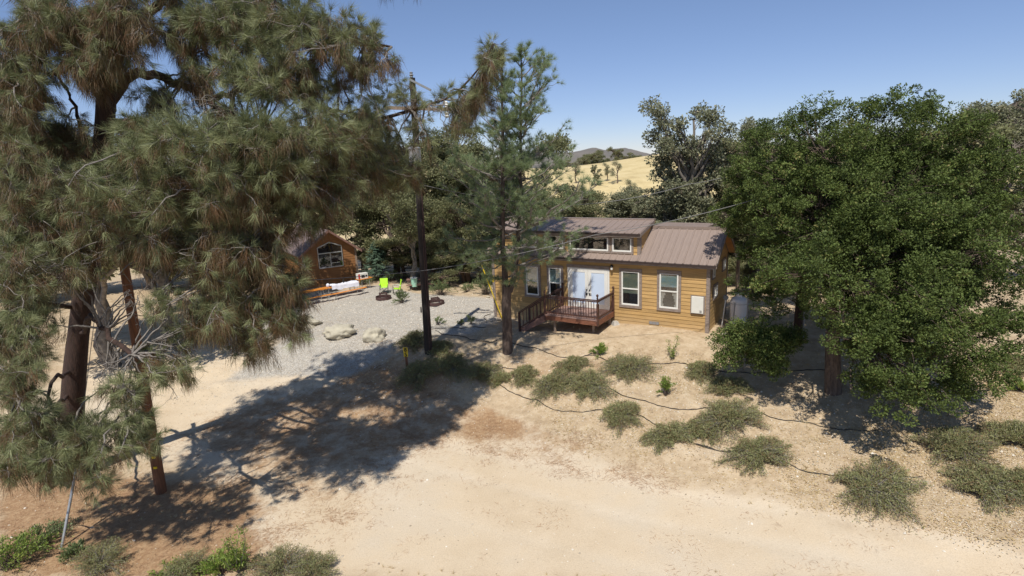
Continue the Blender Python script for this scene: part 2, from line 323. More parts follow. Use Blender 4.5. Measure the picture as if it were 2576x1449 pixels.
class MB:
    def __init__(s): s.v = []; s.f = []
    def add(s, vs, fs):
        b = len(s.v); s.v += [tuple(map(float, p)) for p in vs]; s.f += [tuple(i + b for i in f) for f in fs]; return s
    def box(s, x0, x1, y0, y1, z0, z1):
        return s.add([(x0,y0,z0),(x1,y0,z0),(x1,y1,z0),(x0,y1,z0),(x0,y0,z1),(x1,y0,z1),(x1,y1,z1),(x0,y1,z1)],
                     [(0,3,2,1),(4,5,6,7),(0,1,5,4),(1,2,6,5),(2,3,7,6),(3,0,4,7)])
    def prism(s, poly, d):
        """poly: list of 3d points (planar), extruded by vector d"""
        n = len(poly); d = np.array(d, float); P = [np.array(p, float) for p in poly]
        return s.add(P + [p + d for p in P], [tuple(range(n)), tuple(range(2 * n - 1, n - 1, -1))] + [(i, (i + n), (i + 1) % n + n, (i + 1) % n) for i in range(n)])
    def bar(s, a, b, w, h=None):
        a = Vector(a); b = Vector(b); h = h or w; d = (b - a).normalized(); r = d.cross(Vector((0, 0, 1)))
        if r.length < 1e-3: r = Vector((1, 0, 0))
        r.normalize(); u = r.cross(d); vs = []
        for p in (a, b):
            for i, j in ((-1, -1), (1, -1), (1, 1), (-1, 1)): vs.append(p + r * (i * w / 2) + u * (j * h / 2))
        return s.add(vs, [(0,3,2,1),(4,5,6,7),(0,1,5,4),(1,2,6,5),(2,3,7,6),(3,0,4,7)])
    def cyl(s, a, b, r0, r1=None, n=12):
        return s.tube([a, b], [r0, r0 if r1 is None else r1], n)
    def tube(s, pts, rs, n=8):
        pts = [Vector(p) for p in pts]; vs = []; fs = []
        for i, p in enumerate(pts):
            d = (pts[min(i + 1, len(pts) - 1)] - pts[max(i - 1, 0)]).normalized()
            r = d.cross(Vector((0, 0, 1))) if abs(d.z) < .95 else d.cross(Vector((0, 1, 0)))
            r.normalize(); u = d.cross(r)
            for k in range(n):
                a = 2 * math.pi * k / n; vs.append(p + (r * math.cos(a) + u * math.sin(a)) * rs[i])
        for i in range(len(pts) - 1):
            for k in range(n):
                k2 = (k + 1) % n; fs.append((i * n + k, i * n + k2, (i + 1) * n + k2, (i + 1) * n + k))
        fs += [tuple(range(n))[::-1], tuple(range((len(pts) - 1) * n, len(pts) * n))]
        return s.add(vs, fs)
    def lathe(s, prof, c=(0, 0, 0), n=20):
        vs = []; fs = []
        for r, z in prof:
            for k in range(n):
                a = 2 * math.pi * k / n; vs.append((c[0] + r * math.cos(a), c[1] + r * math.sin(a), c[2] + z))
        for i in range(len(prof) - 1):
            for k in range(n):
                k2 = (k + 1) % n; fs.append((i * n + k, i * n + k2, (i + 1) * n + k2, (i + 1) * n + k))
        fs += [tuple(range(n))[::-1], tuple(range((len(prof) - 1) * n, len(prof) * n))]
        return s.add(vs, fs)
    def build(s, name, mt, parent=None, smooth=False, bev=0):
        me = bpy.data.meshes.new(name); me.from_pydata(s.v, [], s.f); me.materials.append(M[mt])
        import bmesh
        bm = bmesh.new(); bm.from_mesh(me); bmesh.ops.recalc_face_normals(bm, faces=bm.faces); bm.to_mesh(me); bm.free()
        if smooth:
            for p in me.polygons: p.use_smooth = True
        o = link(bpy.data.objects.new(name, me), parent)
        if bev:
            b = o.modifiers.new('bevel', 'BEVEL'); b.width = bev; b.segments = 2; b.limit_method = 'ANGLE'
        if smooth:
            e = o.modifiers.new('split', 'EDGE_SPLIT'); e.split_angle = math.radians(38)
        return o

def nrm(a): return a / (np.linalg.norm(a, axis=-1, keepdims=True) + 1e-9)
def rdir(n): return nrm(rng.normal(size=(n, 3)))
def tubes(P, R, sides=4):
    """P (N,K,3), R (N,K) -> verts, quads"""
    P = np.asarray(P, float); N, K, _ = P.shape
    if N == 0: return np.zeros((0, 3)), np.zeros((0, 4), int)
    T = np.gradient(P, axis=1); T = nrm(T); ref = np.where(np.abs(T[..., 2:3]) < .9, np.array([0, 0, 1.]), np.array([1., 0, 0]))
    r = nrm(np.cross(T, ref)); u = np.cross(T, r); a = np.arange(sides) * 2 * np.pi / sides
    V = P[:, :, None] + (r[:, :, None] * np.cos(a)[None, None, :, None] + u[:, :, None] * np.sin(a)[None, None, :, None]) * R[:, :, None, None]
    i = np.arange(N)[:, None, None] * K * sides + np.arange(K - 1)[None, :, None] * sides
    k = np.arange(sides)[None, None]; k2 = (k + 1) % sides
    return V.reshape(-1, 3), np.stack([i + k, i + k2, i + sides + k2, i + sides + k], -1).reshape(-1, 4)
def merge(parts):
    V = []; Fc = []; b = 0
    for v, f in parts:
        if len(v): V.append(v); Fc.append(f + b); b += len(v)
    return np.concatenate(V), np.concatenate(Fc)
def leaves(P, A, Nn, l, w, tint):
    S = nrm(np.cross(A, Nn)); l = np.asarray(l)[:, None]; w = np.asarray(w)[:, None]
    cup = nrm(Nn) * w * .18
    V = np.stack([P, P + A * l * .5 + S * w * .5 + cup, P + A * l, P + A * l * .5 - S * w * .5 + cup], 1)
    n = len(P); return V.reshape(-1, 3), np.arange(n * 4).reshape(n, 4), np.repeat(tint, 4)
def needles(P, D, n, ln, w, spread, droop, tint, along=.05):
    """P,D (N,3): tufts of n needles around axis D"""
    N = len(P); A = nrm(D[:, None] + rdir(N * n).reshape(N, n, 3) * spread + np.array([0, 0, -1.]) * droop)
    l = ln * rng.uniform(.7, 1.15, (N, n, 1)); side = nrm(np.cross(A, rdir(N * n).reshape(N, n, 3)))
    tip = P[:, None] + A * l; tip[..., 2] -= (l[..., 0] ** 2) * droop * .6; b = P[:, None] + A * l * .03 - D[:, None] * rng.uniform(0, along, (N, n, 1)) + rng.normal(0, along * .22, (N, n, 3)); tip = tip + (b - P[:, None])
    V = np.stack([b - side * w / 2, b + side * w / 2, tip], 2).reshape(-1, 3)
    t = np.clip(np.repeat(tint, n) + rng.normal(0, .09, N * n), 0, 1)
    return V, np.arange(N * n * 3).reshape(-1, 3), np.repeat(t, 3)
def curve_pts(A, B, K, wig, sag=0.):
    """N curved polylines from A to B"""
    A = np.asarray(A, float); B = np.asarray(B, float); N = len(A); t = np.linspace(0, 1, K)[None, :, None]
    P = A[:, None] * (1 - t) + B[:, None] * t; L = np.linalg.norm(B - A, axis=1)[:, None, None]
    off = np.cumsum(rng.normal(0, wig, (N, K, 3)), 1) * L / K; off = off - off[:, :1] - t * (off[:, -1:] - off[:, :1])
    P = P + off * 2; P[..., 2] -= sag * L[..., 0] * (4 * t * (1 - t))[..., 0]
    return P

def in_poly(x, y, poly):
    r = np.zeros(x.shape, bool); n = len(poly); j = n - 1
    for i in range(n):
        xi, yi = poly[i]; xj, yj = poly[j]
        c_ = ((yi > y) != (yj > y)) & (x < (xj - xi) * (y - yi) / (yj - yi + 1e-12) + xi); r ^= c_; j = i
    return r
def sdist(x, y, poly):
    d = np.full(x.shape, 1e9); n = len(poly)
    for i in range(n):
        a = np.array(poly[i]); b = np.array(poly[(i + 1) % n]); ab = b - a; t = np.clip(((x - a[0]) * ab[0] + (y - a[1]) * ab[1]) / (ab @ ab + 1e-12), 0, 1)
        d = np.minimum(d, np.hypot(x - a[0] - t * ab[0], y - a[1] - t * ab[1]))
    return np.where(in_poly(x, y, poly), d, -d)
def gpoly(pts): return [tuple(G(u, v)[:2]) for u, v in pts]

# ------------------------------------------------------------------ terrain
GRAV = gpoly([(1262,806),(1190,842),(1085,846),(1010,862),(960,905),(880,950),(720,950),(560,960),(640,900),(700,860),(600,830),(560,800),(700,765),(790,740),(905,722),(960,716),(1040,735),(1120,741),(1250,750)])
ROAD = gpoly([(30,1010),(300,900),(520,880),(700,870),(860,960),(1020,960),(1110,1010),(1250,1062),(1500,1165),(1900,1262),(2300,1345),(2575,1395),(2575,1449),(860,1449),(640,1400),(600,1310),(610,1240),(400,1150),(200,1100),(30,1100)])
NEED = [(gpoly([(0,1200),(200,1190),(330,1200),(600,1225),(640,1290),(620,1340),(700,1449),(0,1449)]), 1.0, 1.0),
        (gpoly([(420,1100),(640,1000),(900,930),(1050,920),(1250,1020),(1300,1070),(1100,1130),(900,1180),(640,1200)]), .58, 1.2),  # needle litter, strengthened to brown the ground under the pine's shadow
        (gpoly([(1290,870),(1500,905),(1620,900),(1660,940),(1450,960),(1300,960)]), .45, .8),
        (gpoly([(1230,1040),(1330,1060),(1480,1105),(1500,1140),(1330,1110),(1200,1080)]), .5, .7),
        (gpoly([(640,1200),(900,1180),(1000,1200),(880,1330),(800,1300),(700,1330)]), .42, 1.2),
        (gpoly([(1180,1090),(1450,1130),(1450,1190),(1200,1150)]), .46, .8),
        (gpoly([(1560,1170),(1680,1200),(1640,1230),(1540,1200)]), .36, .6),
        (gpoly([(900,850),(1000,880),(1200,880),(1200,960),(1000,980),(920,940)]), .4, .8)]
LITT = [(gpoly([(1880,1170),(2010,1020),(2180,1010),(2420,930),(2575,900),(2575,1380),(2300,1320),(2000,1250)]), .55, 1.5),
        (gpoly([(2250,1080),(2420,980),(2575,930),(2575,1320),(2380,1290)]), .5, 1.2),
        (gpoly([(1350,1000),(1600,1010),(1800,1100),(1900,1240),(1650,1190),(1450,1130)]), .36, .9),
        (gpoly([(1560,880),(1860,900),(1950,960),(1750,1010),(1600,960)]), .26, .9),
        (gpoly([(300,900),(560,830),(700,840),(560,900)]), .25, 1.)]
TR = np.array([G(u, v)[:2] for u, v in ((2500,1440),(2000,1330),(1500,1240),(1100,1150),(850,1040),(760,950),(860,880))])
def track(x, y):
    d = np.full(x.shape, 1e9)
    for i in range(len(TR) - 1):
        a, b = TR[i], TR[i + 1]; ab = b - a; t = np.clip(((x - a[0]) * ab[0] + (y - a[1]) * ab[1]) / (ab @ ab), 0, 1); d = np.minimum(d, np.hypot(x - a[0] - t * ab[0], y - a[1] - t * ab[1]))
    return np.exp(-((d - .8) / .22) ** 2) + np.exp(-((d - 2.9) / .25) ** 2) * .6
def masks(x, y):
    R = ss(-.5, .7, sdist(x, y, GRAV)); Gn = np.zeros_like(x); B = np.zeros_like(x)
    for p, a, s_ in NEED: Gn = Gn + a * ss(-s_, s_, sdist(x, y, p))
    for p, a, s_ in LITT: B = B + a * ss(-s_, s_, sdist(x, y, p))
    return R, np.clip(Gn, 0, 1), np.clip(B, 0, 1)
def axis(lo, hi, st, far, gr=1.09):
    a = list(np.arange(lo, hi, st)); s = st; x = hi; up_ = []
    while x < far: up_.append(x); s *= gr; x += s
    s = st; x = lo - st; dn = []
    while x > -far: dn.append(x); s *= gr; x -= s
    return np.array(dn[::-1] + a + up_ + [far])
xs = axis(-26, 24, .2, 2600); ys = axis(10, 46, .2, 2600); ys = ys[ys > -60]
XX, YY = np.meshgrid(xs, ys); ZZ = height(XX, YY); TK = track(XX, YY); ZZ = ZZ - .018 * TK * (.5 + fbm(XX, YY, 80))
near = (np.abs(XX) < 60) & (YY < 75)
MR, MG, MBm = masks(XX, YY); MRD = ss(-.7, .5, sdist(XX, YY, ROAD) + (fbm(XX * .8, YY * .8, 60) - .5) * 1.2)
hillm = ss(52, 80, np.hypot(XX, YY - 25) + (fbm(XX / 6, YY / 6, 20) - .5) * 10)
ny, nx = XX.shape
idx = np.arange(nx * ny).reshape(ny, nx)
Q = np.stack([idx[:-1, :-1], idx[:-1, 1:], idx[1:, 1:], idx[1:, :-1]], -1).reshape(-1, 4)
cxq = (XX[:-1, :-1] + XX[1:, 1:]).ravel() / 2; cyq = (YY[:-1, :-1] + YY[1:, 1:]).ravel() / 2
VA = np.stack([XX, YY, ZZ], -1).reshape(-1, 3)
zone = np.zeros(len(Q), int)
zone[in_poly(cxq, cyq, ROAD)] = 1; zone[in_poly(cxq, cyq, GRAV)] = 2; zone[cyq > 80] = 3
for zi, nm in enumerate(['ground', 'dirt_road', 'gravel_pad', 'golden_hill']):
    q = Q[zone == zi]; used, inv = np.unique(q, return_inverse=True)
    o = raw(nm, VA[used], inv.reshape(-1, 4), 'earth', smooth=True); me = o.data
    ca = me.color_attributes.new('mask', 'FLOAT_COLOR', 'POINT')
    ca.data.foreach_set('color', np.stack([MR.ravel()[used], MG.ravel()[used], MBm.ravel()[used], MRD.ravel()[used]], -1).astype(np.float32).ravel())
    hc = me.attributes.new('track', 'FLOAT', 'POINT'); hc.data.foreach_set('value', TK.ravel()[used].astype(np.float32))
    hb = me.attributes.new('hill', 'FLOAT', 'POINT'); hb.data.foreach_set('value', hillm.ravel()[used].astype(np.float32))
    o['kind'] = 'structure'
# far ridges, built as long mounds at their real distance
def mound(name, mt, cx, cy, rx, ry, prof, n=90, sd=0):
    t = np.linspace(-1, 1, n); s_ = np.linspace(-1, 1, 40); T, S = np.meshgrid(t, s_)
    zt = np.interp(T, *prof); Z = zt * np.cos(S * np.pi / 2) ** 1.2 * (1 + (fbm(T * 14, S * 7, sd) - .5) * .3)
    X = cx + T * rx; Y = cy + S * ry; i = np.arange(T.size).reshape(T.shape)
    q = np.stack([i[:-1, :-1], i[:-1, 1:], i[1:, 1:], i[1:, :-1]], -1).reshape(-1, 4)
    o = raw(name, np.stack([X, Y, Z - 4], -1).reshape(-1, 3), q, mt, smooth=True); o['kind'] = 'structure'; return o
p = Wy(1490, 376, 1300)
mound('distant_ridge', 'ridge', p[0], 1300, 900, 220, ([-1, -.5, -.2, -.06, 0, .03, .08, .13, .3, .6, 1], [0, 22, 24, 30, p[2] + 6, p[2], p[2] + 5, p[2] - 12, 22, 30, 0]), n=260, sd=4)
p = Wy(2640, 205, 190)
mound('rocky_hill', 'rocky', p[0] + 15, 190, 75, 60, ([-1, -.62, -.45, -.3, 0, .4, 1], [0, 10, p[2] * .62, p[2] * .93, p[2] + 4, p[2] - 5, 0]), sd=8)

# ground scatter: fallen needles and leaf litter (nobody could count them)
def scatter(name, n, prob, mt, l, w, tintf, label, cat, lift=.012, area=(-22, 16, 10, 33)):
    x = rng.uniform(area[0], area[1], n * 6); y = rng.uniform(area[2], area[3], n * 6)
    k = rng.uniform(size=len(x)) < prob(x, y); x, y = x[k][:n], y[k][:n]
    z = height(x, y) + lift; N = len(x); a = rng.uniform(0, 2 * np.pi, N)
    if w < .012: a = (fbm(x * .8, y * .8, 31) * 14) + rng.normal(0, .7, N)
    A = np.stack([np.cos(a), np.sin(a), rng.uniform(-.08, .12, N)], -1)
    Nn = nrm(np.stack([rng.normal(0, .25, N), rng.normal(0, .25, N), np.ones(N)], -1))
    V, Fc, T = leaves(np.stack([x, y, z], -1), A, Nn, rng.uniform(.6, 1.2, N) * l, rng.uniform(.7, 1.2, N) * w, tintf(N))
    return tag(raw(name, V, Fc, mt, tint=T), label, cat, kind='stuff')
def pn(x, y):
    _, g_, _ = masks(x, y); s_ = fbm(x * .9, y * 1.3, 40, 5)
    return np.clip(g_ * .5 + ss(.57, .63, s_) * (.08 + .9 * g_ ** .5), 0, 1)
scatter('fallen_needles', 90000, pn, 'straw', .18, .0075, lambda n: rng.uniform(0, 1, n), 'brown pine needles strewn over the sand', 'pine needles')
def pl(x, y):
    _, _, b_ = masks(x, y); b_ = b_ * (1 - ss(-.5, .3, sdist(x, y, ROAD))); return b_ * (.25 + .9 * ss(.4, .65, fbm(x * .7, y * .7, 50)))
scatter('leaf_litter', 150000, pl, 'chips', .065, .026, lambda n: rng.beta(1.6, 1.5, n), 'dry gold and white oak leaf litter on the bank', 'leaf litter', area=(-16, 22, 10, 30))

def pk_(x, y):
    R_, _, b_ = masks(x, y); z_ = height(x, y); return .05 + .5 * ss(-2.0, -1.6, z_) * ss(-.3, -.6, z_) + .5 * R_ + .25 * b_
def clods(n):
    x = rng.uniform(-22, 16, n * 3); y = rng.uniform(12, 38, n * 3); k = rng.uniform(size=len(x)) < pk_(x, y); x, y = x[k][:n], y[k][:n]; N = len(x)
    s_ = rng.uniform(.008, .028, N) * np.where(rng.uniform(size=N) < .03, 2.2, 1); z = height(x, y); a = rng.uniform(0, 6.28, N)
    o6 = np.array([[1, 0, 0], [0, 1, 0], [-1, 0, 0], [0, -1, 0], [0, 0, .8], [0, 0, -.5]]); o6 = o6[None] * rng.uniform(.6, 1.3, (N, 6, 1)); c_, q = np.cos(a)[:, None], np.sin(a)[:, None]
    o6 = np.stack([o6[..., 0] * c_ - o6[..., 1] * q, o6[..., 0] * q + o6[..., 1] * c_, o6[..., 2]], -1) * s_[:, None, None]
    V = (np.stack([x, y, z], -1)[:, None] + o6).reshape(-1, 3); f = np.array([[0, 1, 4], [1, 2, 4], [2, 3, 4], [3, 0, 4]]); Fc = (np.arange(N)[:, None, None] * 6 + f[None]).reshape(-1, 3)
    return tag(raw('pebbles', V, Fc, 'pebble', tint=np.repeat(rng.uniform(0, 1, N), 6)), 'tiny pale pebbles and clods scattered over sand and gravel', 'pebbles', kind='stuff')
M['pebble'] = leafmat('pebble_stone', [(0, (.30, .24, .17)), (.5, (.52, .44, .33)), (1, (.72, .67, .58))], .9, 0, .2)
clods(60000)
# ------------------------------------------------------------------ foliage makers
def shrub(name, label, cat, u, v, rpx, hgt, mt, nst=70, nl=34, ll=.07, lw=.02, group=None, flat=.6, asp=1., spiky=0., stemmat='twigdark', up_=.5, seed=None):
    c_ = G(u, v); d = np.linalg.norm(c_ - C0); r = rpx / F * d
    t = thing(name, label, cat, c_, 0, group)
    bx = rng.normal(0, .12, (nst, 2)) * r * .9
    a = rng.uniform(0, 2 * np.pi, nst); rr = np.sqrt(rng.uniform(0, 1, nst)) * r * (1 + .28 * np.sin(a * 2 + u) + .2 * np.sin(a * 5 + v) + .14 * np.sin(a * 9 + u * v))
    tx = np.stack([rr * np.cos(a), rr * np.sin(a) * asp], -1)
    gz = height(c_[0] + tx[:, 0], c_[1] + tx[:, 1]) - c_[2]
    tz = gz + hgt * (1 - flat * (rr / r) ** 2) * rng.uniform(.55, 1.1, nst)
    gz0 = height(c_[0] + bx[:, 0], c_[1] + bx[:, 1]) - c_[2]
    A = np.column_stack([bx, gz0 - .02]); B = np.column_stack([tx, tz])
    P = curve_pts(A, B, 6, .12, -.12)
    V, Fc = tubes(P, np.linspace(.011, .003, 6)[None].repeat(nst, 0), 3)
    raw('stem', V, Fc, 'twig' if mt == 'leafsage' else stemmat, t)
    N = nst * nl; s_ = rng.uniform(.35, 1.02, N) ** .8 * 4.99; i0 = np.repeat(np.arange(nst), nl); k = np.clip(s_.astype(int), 0, 4); f = (s_ - k)[:, None]
    Q_ = P[i0, k] * (1 - f) + P[i0, k + 1] * f + rng.normal(0, .022 * (1 + r), (N, 3)) * np.array([1, 1, .7])
    ax = nrm(nrm(P[i0, k + 1] - P[i0, k]) * (.6 + spiky) + rdir(N) * .9 + np.array([0, 0, up_]))
    V, Fc, T = leaves(Q_, ax, rdir(N) + np.array([0, 0, .6]), rng.uniform(.6, 1.2, N) * ll, rng.uniform(.7, 1.2, N) * lw, np.clip(np.repeat(rng.normal(.5, .13, nst), nl) + rng.normal(0, .16, N), 0, 1))
    raw('foliage', V, Fc, mt, t, tint=T)
    return t

def crown_leaves(lobes, ncl, nlf, ll, lw, clr=.33, ground=None, shell=.55, sides=4, tsd=.14):
    """lobes: rows (x,y,z,rx,ry,rz); returns leaf arrays and clump centres with lobe index"""
    lobes = np.array(lobes, float); vol = (lobes[:, 3] * lobes[:, 4] * lobes[:, 5]) ** (2 / 3); cnt = np.maximum(3, (ncl * vol / vol.sum())).astype(int)
    li = np.repeat(np.arange(len(lobes)), cnt); n = len(li); d = rdir(n); d[:, 2] = np.where(rng.uniform(size=n) < .3, np.abs(d[:, 2]), d[:, 2])
    C = lobes[li, :3] + d * lobes[li, 3:] * (rng.uniform(shell ** 3, 1.1, n) ** (1 / 3))[:, None]
    if ground is not None: k = C[:, 2] > ground; C, li = C[k], li[k]; n = len(C)
    cr_ = clr * rng.uniform(.6, 1.4, n); N = n * nlf; ci = np.repeat(np.arange(n), nlf)
    dd = rdir(N); dd[:, 2] = dd[:, 2] * .75 + .12
    P = C[ci] + dd * (cr_[ci] * rng.uniform(.25, 1, N) ** .5)[:, None]
    out = nrm(P - C[ci]); A = nrm(out + rdir(N) * .8); Nn = nrm(out * .6 + rdir(N) * .7 + np.array([0, 0, .7]))
    V, Fc, T = leaves(P, A, Nn, rng.uniform(.6, 1.25, N) * ll, rng.uniform(.7, 1.2, N) * lw, np.clip(np.repeat(rng.normal(.5, tsd, n), nlf) + rng.normal(0, .17, N), 0, 1))
    return V, Fc, T, C, li
def sublobes(lobes, k, fr):
    out = []; ix = []
    for i, (x, y, z, a, b, c_) in enumerate(lobes):
        kk = max(4, int(k * ((a * b * c_) ** (1 / 3)) ** 2 / 1.6)); d = rdir(kk); m_ = (a * b * c_) ** (1 / 3)
        for q in d:
            q = q * rng.uniform(.62, 1.02); s_ = m_ * fr * rng.uniform(.7, 1.35)
            out.append((x + q[0] * a, y + q[1] * b, z + q[2] * c_, s_, s_, s_ * .72)); ix.append(i)
    return out, np.array(ix)
def limbs(tr, trr, lobes, C, li, r1=.09, r2=.03):
    """trunk polyline + branches to lobes and clumps"""
    parts = [tubes(np.array([tr]), np.array([trr]), 10)]; tr = np.array(tr, float); trr = np.array(trr); lc = np.array(lobes, float)[:, :3]
    ks = np.linspace(len(tr) * .45, len(tr) - 1, len(lc)).astype(int); order = np.argsort(lc[:, 2]); st = np.zeros_like(lc)
    for j, o_ in enumerate(order): st[o_] = tr[ks[j]]
    P = curve_pts(st, lc, 8, .16, -.08); n = len(lc)
    parts.append(tubes(P, np.linspace(r1, r1 * .35, 8)[None].repeat(n, 0), 6))
    if len(C):
        a = P[li, 4 + (np.arange(len(li)) % 4)]; P2 = curve_pts(a, C, 5, .14, -.05)
        parts.append(tubes(P2, np.linspace(r2, .006, 5)[None].repeat(len(C), 0), 3))
    return merge(parts)

# ------------------------------------------------------------------ main cabin (local x runs along the front, 0 at its right-hand corner)
YAW = math.radians(-33.3)
CB = Wz(1780, 838, 0)
def mbox(mb, mf, s0, s1, o0, o1, z0, z1):
    vs = [mf(s, o, z) for z in (z0, z1) for s, o in ((s0, o0), (s1, o0), (s1, o1), (s0, o1))]
    return mb.add(vs, [(0,3,2,1),(4,5,6,7),(0,1,5,4),(1,2,6,5),(2,3,7,6),(3,0,4,7)])
def siding(mb, mf, z0, z1, fa, fb, step=.178):
    z = z0; k = 0
    while z < z1 - .01:
        t = min(z + step, z1); a0, b0, a1, b1 = fa(z), fb(z), fa(t), fb(t)
        if b0 - a0 > .02:
            b1 = max(b1, a1 + .001)
            vs = [mf(a0, .024, z), mf(b0, .024, z), mf(b0, -.02, z), mf(a0, -.02, z), mf(a1, .004, t), mf(b1, .004, t), mf(b1, -.02, t), mf(a1, -.02, t)]
            mb.add(vs, [(0,3,2,1),(4,5,6,7),(0,1,5,4),(1,2,6,5),(2,3,7,6),(3,0,4,7)])
        z = t
    return mb
def front(s, o, z, y=0.): return (s, y - o, z)
def window(par, mf, s0, s1, z0, z1, tw=.13, head=.16, kind='sash', inside=None, blind=None, label=None):
    """grey timber casing > white frame, near-black sheet painted as the unlit room, blind or curtain, glass"""
    w = MB(); o1 = .055
    mbox(w, mf, s0, s1, 0, o1 + .008, z1 - head, z1); mbox(w, mf, s0, s1, 0, o1 + .012, z0, z0 + tw)
    mbox(w, mf, s0 + .002, s0 + tw, 0, o1, z0 + tw, z1 - head); mbox(w, mf, s1 - tw, s1 - .002, 0, o1, z0 + tw, z1 - head)
    wo = w.build('window', 'trim', par, bev=.004)
    if label: wo['label'] = label
    a, b, c_, d = s0 + tw, s1 - tw, z0 + tw, z1 - head; f = .062
    b0 = MB(); mbox(b0, mf, a, b, .026, .03, c_, d); b0.build('painted_dark_room', 'dark', wo)  # flat sheet, its near-black colour paints the unlit room
    fr_ = MB(); mbox(fr_, mf, a, a + f, .03, .075, c_, d); mbox(fr_, mf, b - f, b, .03, .075, c_, d)
    mbox(fr_, mf, a + f, b - f, .03, .073, c_, c_ + f * 1.25); mbox(fr_, mf, a + f, b - f, .03, .068, d - f * .5, d)
    mid = (c_ + d) / 2
    if kind == 'sash': mbox(fr_, mf, a + f, b - f, .034, .078, mid - f * .45, mid + f * .45)
    if kind == 'slider': mbox(fr_, mf, (a + b) / 2 - .03, (a + b) / 2 + .03, .034, .07, c_ + f, d - f * .5)
    fr_.build('window_frame', 'white', wo, bev=.004)
    if blind:
        bl = MB(); top = d - f * .5; mbox(bl, mf, a + f, b - f, .033, .037, top - (d - c_) * blind[0], top - .06); bl.build('blind', blind[1], wo)
    if inside == 'curtain':
        n_ = 5
        for sd in (0, 1):
            cu = MB()
            for k in range(n_):
                z_a = c_ + f + (mid - c_ - f * 2) * k / n_; z_b = c_ + f + (mid - c_ - f * 2) * (k + 1) / n_; wd = (b - a) * (.09 + .17 * (abs(k - 1.2) / 3) ** 1.3)
                if sd == 0: mbox(cu, mf, a + f, a + f + wd, .032, .036, z_a, z_b)
                else: mbox(cu, mf, b - f - wd, b - f, .032, .036, z_a, z_b)
            cu.build('curtain', 'curtain', wo)
    gl_ = MB(); mbox(gl_, mf, a + f * .8, b - f * .8, .044, .048, c_ + f, d - f * .4); gl_.build('pane', 'glass', wo)
    return wo

cab = thing('cabin', 'tan timber-clad cabin with brown metal roof and white double doors', 'cabin', CB, YAW)
LN, WD, ZE = 11.9, 3.46, 3.2
SL = .707; ZR = 4.70; YR = 1.75
wb = MB()
siding(wb, front, -.02, ZE, lambda z: -LN, lambda z: 0)
siding(wb, lambda s, o, z: (s, -.0 - o, z), -.70, -.02, lambda z: -LN, lambda z: -7.5)
fside = lambda s, o, z: (o, s, z)
fleft = lambda s, o, z: (-LN - o, s, z)
ga = lambda z: 0 if z < 3.25 else (z - 3.28) / SL
gb = lambda z: WD if z < 3.25 else WD - (z - 3.28) / SL + .04
siding(wb, fside, -.3, 4.52, ga, gb); siding(wb, fleft, -.7, 4.5, ga, gb)
wb.box(-LN + .03, -.03, .02, WD, -.7, 3.2)
wb.build('wall', 'siding', cab)
for bx_ in ((-.11, .055, -.055, .0, -.1, 3.13), (-LN - .055, -LN + .11, -.055, .0, -.66, 3.13), (.026, .055, .001, .12, -.1, 3.2), (.026, .05, WD - .12, WD, -.2, 3.2)):
    tb = MB(); tb.box(*bx_); tb.build('corner_trim', 'trim', cab, bev=.004)
sk = MB(); sk.box(-LN + .01, -7.6, -.035, -.024, -.72, -.58); sk.build('skirting', 'picnic', cab)
# roof: front slope (right part whole, left part only the skirt below the dormer), back slope, flat rear dormer
XD = -3.28
def slope_pt(x, y, up_=0): return (x, y, 3.22 + SL * (y + .3) + up_)
rb = MB()
def panel(x0, x1, y0, y1, zf_, th=.05, rib=.355, off=.0):
    rb.prism([(x0, y0, zf_(y0)), (x1, y0, zf_(y0)), (x1, y1, zf_(y1)), (x0, y1, zf_(y1))], (0, 0, -th))
    x = x1 - .06 - off
    while x > x0 + .03:
        rb.prism([(x - .042, y0 - .012, zf_(y0)), (x + .042, y0 - .012, zf_(y0)), (x + .02, y0 - .012, zf_(y0) + .034), (x - .02, y0 - .012, zf_(y0) + .034)], (0, y1 - y0 + .012, zf_(y1) - zf_(y0)))
        for q in (.12,):
            rb.prism([(x - rib / 2 - .02, y0, zf_(y0) - .001), (x - rib / 2 + .02, y0, zf_(y0) - .001), (x - rib / 2 + .01, y0, zf_(y0) + .007), (x - rib / 2 - .01, y0, zf_(y0) + .007)], (0, y1 - y0, zf_(y1) - zf_(y0)))
        x -= rib
fm = lambda y: 3.24 + SL * (y + .3)
panel(XD, .36, -.3, YR, fm)
panel(-LN - .3, XD, -.3, .03, fm)
fk = lambda y: fm(YR) - SL * (y - YR)
panel(-.62, .36, YR + .002, WD + .3, fk)
panel(-LN - .3, XD + .05, YR + .002, WD + .3, fk)
rb.prism([(XD + .06, YR, fm(YR) + .015), (-.62, YR, fm(YR) + .015), (-.62, WD + .25, fm(YR) - .03), (XD + .06, WD + .25, fm(YR) - .03)], (0, 0, -.06))
rb.box(XD + .06, .37, YR - .17, YR + .01, fm(YR) - .10, fm(YR) + .028)
rf = rb.build('roof', 'roof', cab)
ra = MB()
for sgn, (ya, yb) in ((1, (-.32, YR)), (-1, (WD + .32, YR))):
    za = fm(-.3) - .01; ra.prism([(.36, ya, za + .03), (.36, yb, fm(YR) + .035), (.36, yb, fm(YR) - .14), (.36, ya, za - .14)], (.03, 0, 0))
ra.box(-LN - .3, .33, -.312, -.285, 3.05, 3.185)
ra.build('fascia', 'trim', rf)
so_ = MB()
so_.prism([(.025, -.28, fm(-.28) - .065), (.355, -.28, fm(-.28) - .065), (.355, YR, fm(YR) - .065), (.025, YR, fm(YR) - .065)], (0, 0, -.02))
so_.prism([(.025, WD + .28, fk(WD + .28) - .065), (.355, WD + .28, fk(WD + .28) - .065), (.355, YR, fm(YR) - .065), (.025, YR, fm(YR) - .065)], (0, 0, -.02))
so_.build('soffit', 'soffit', rf)
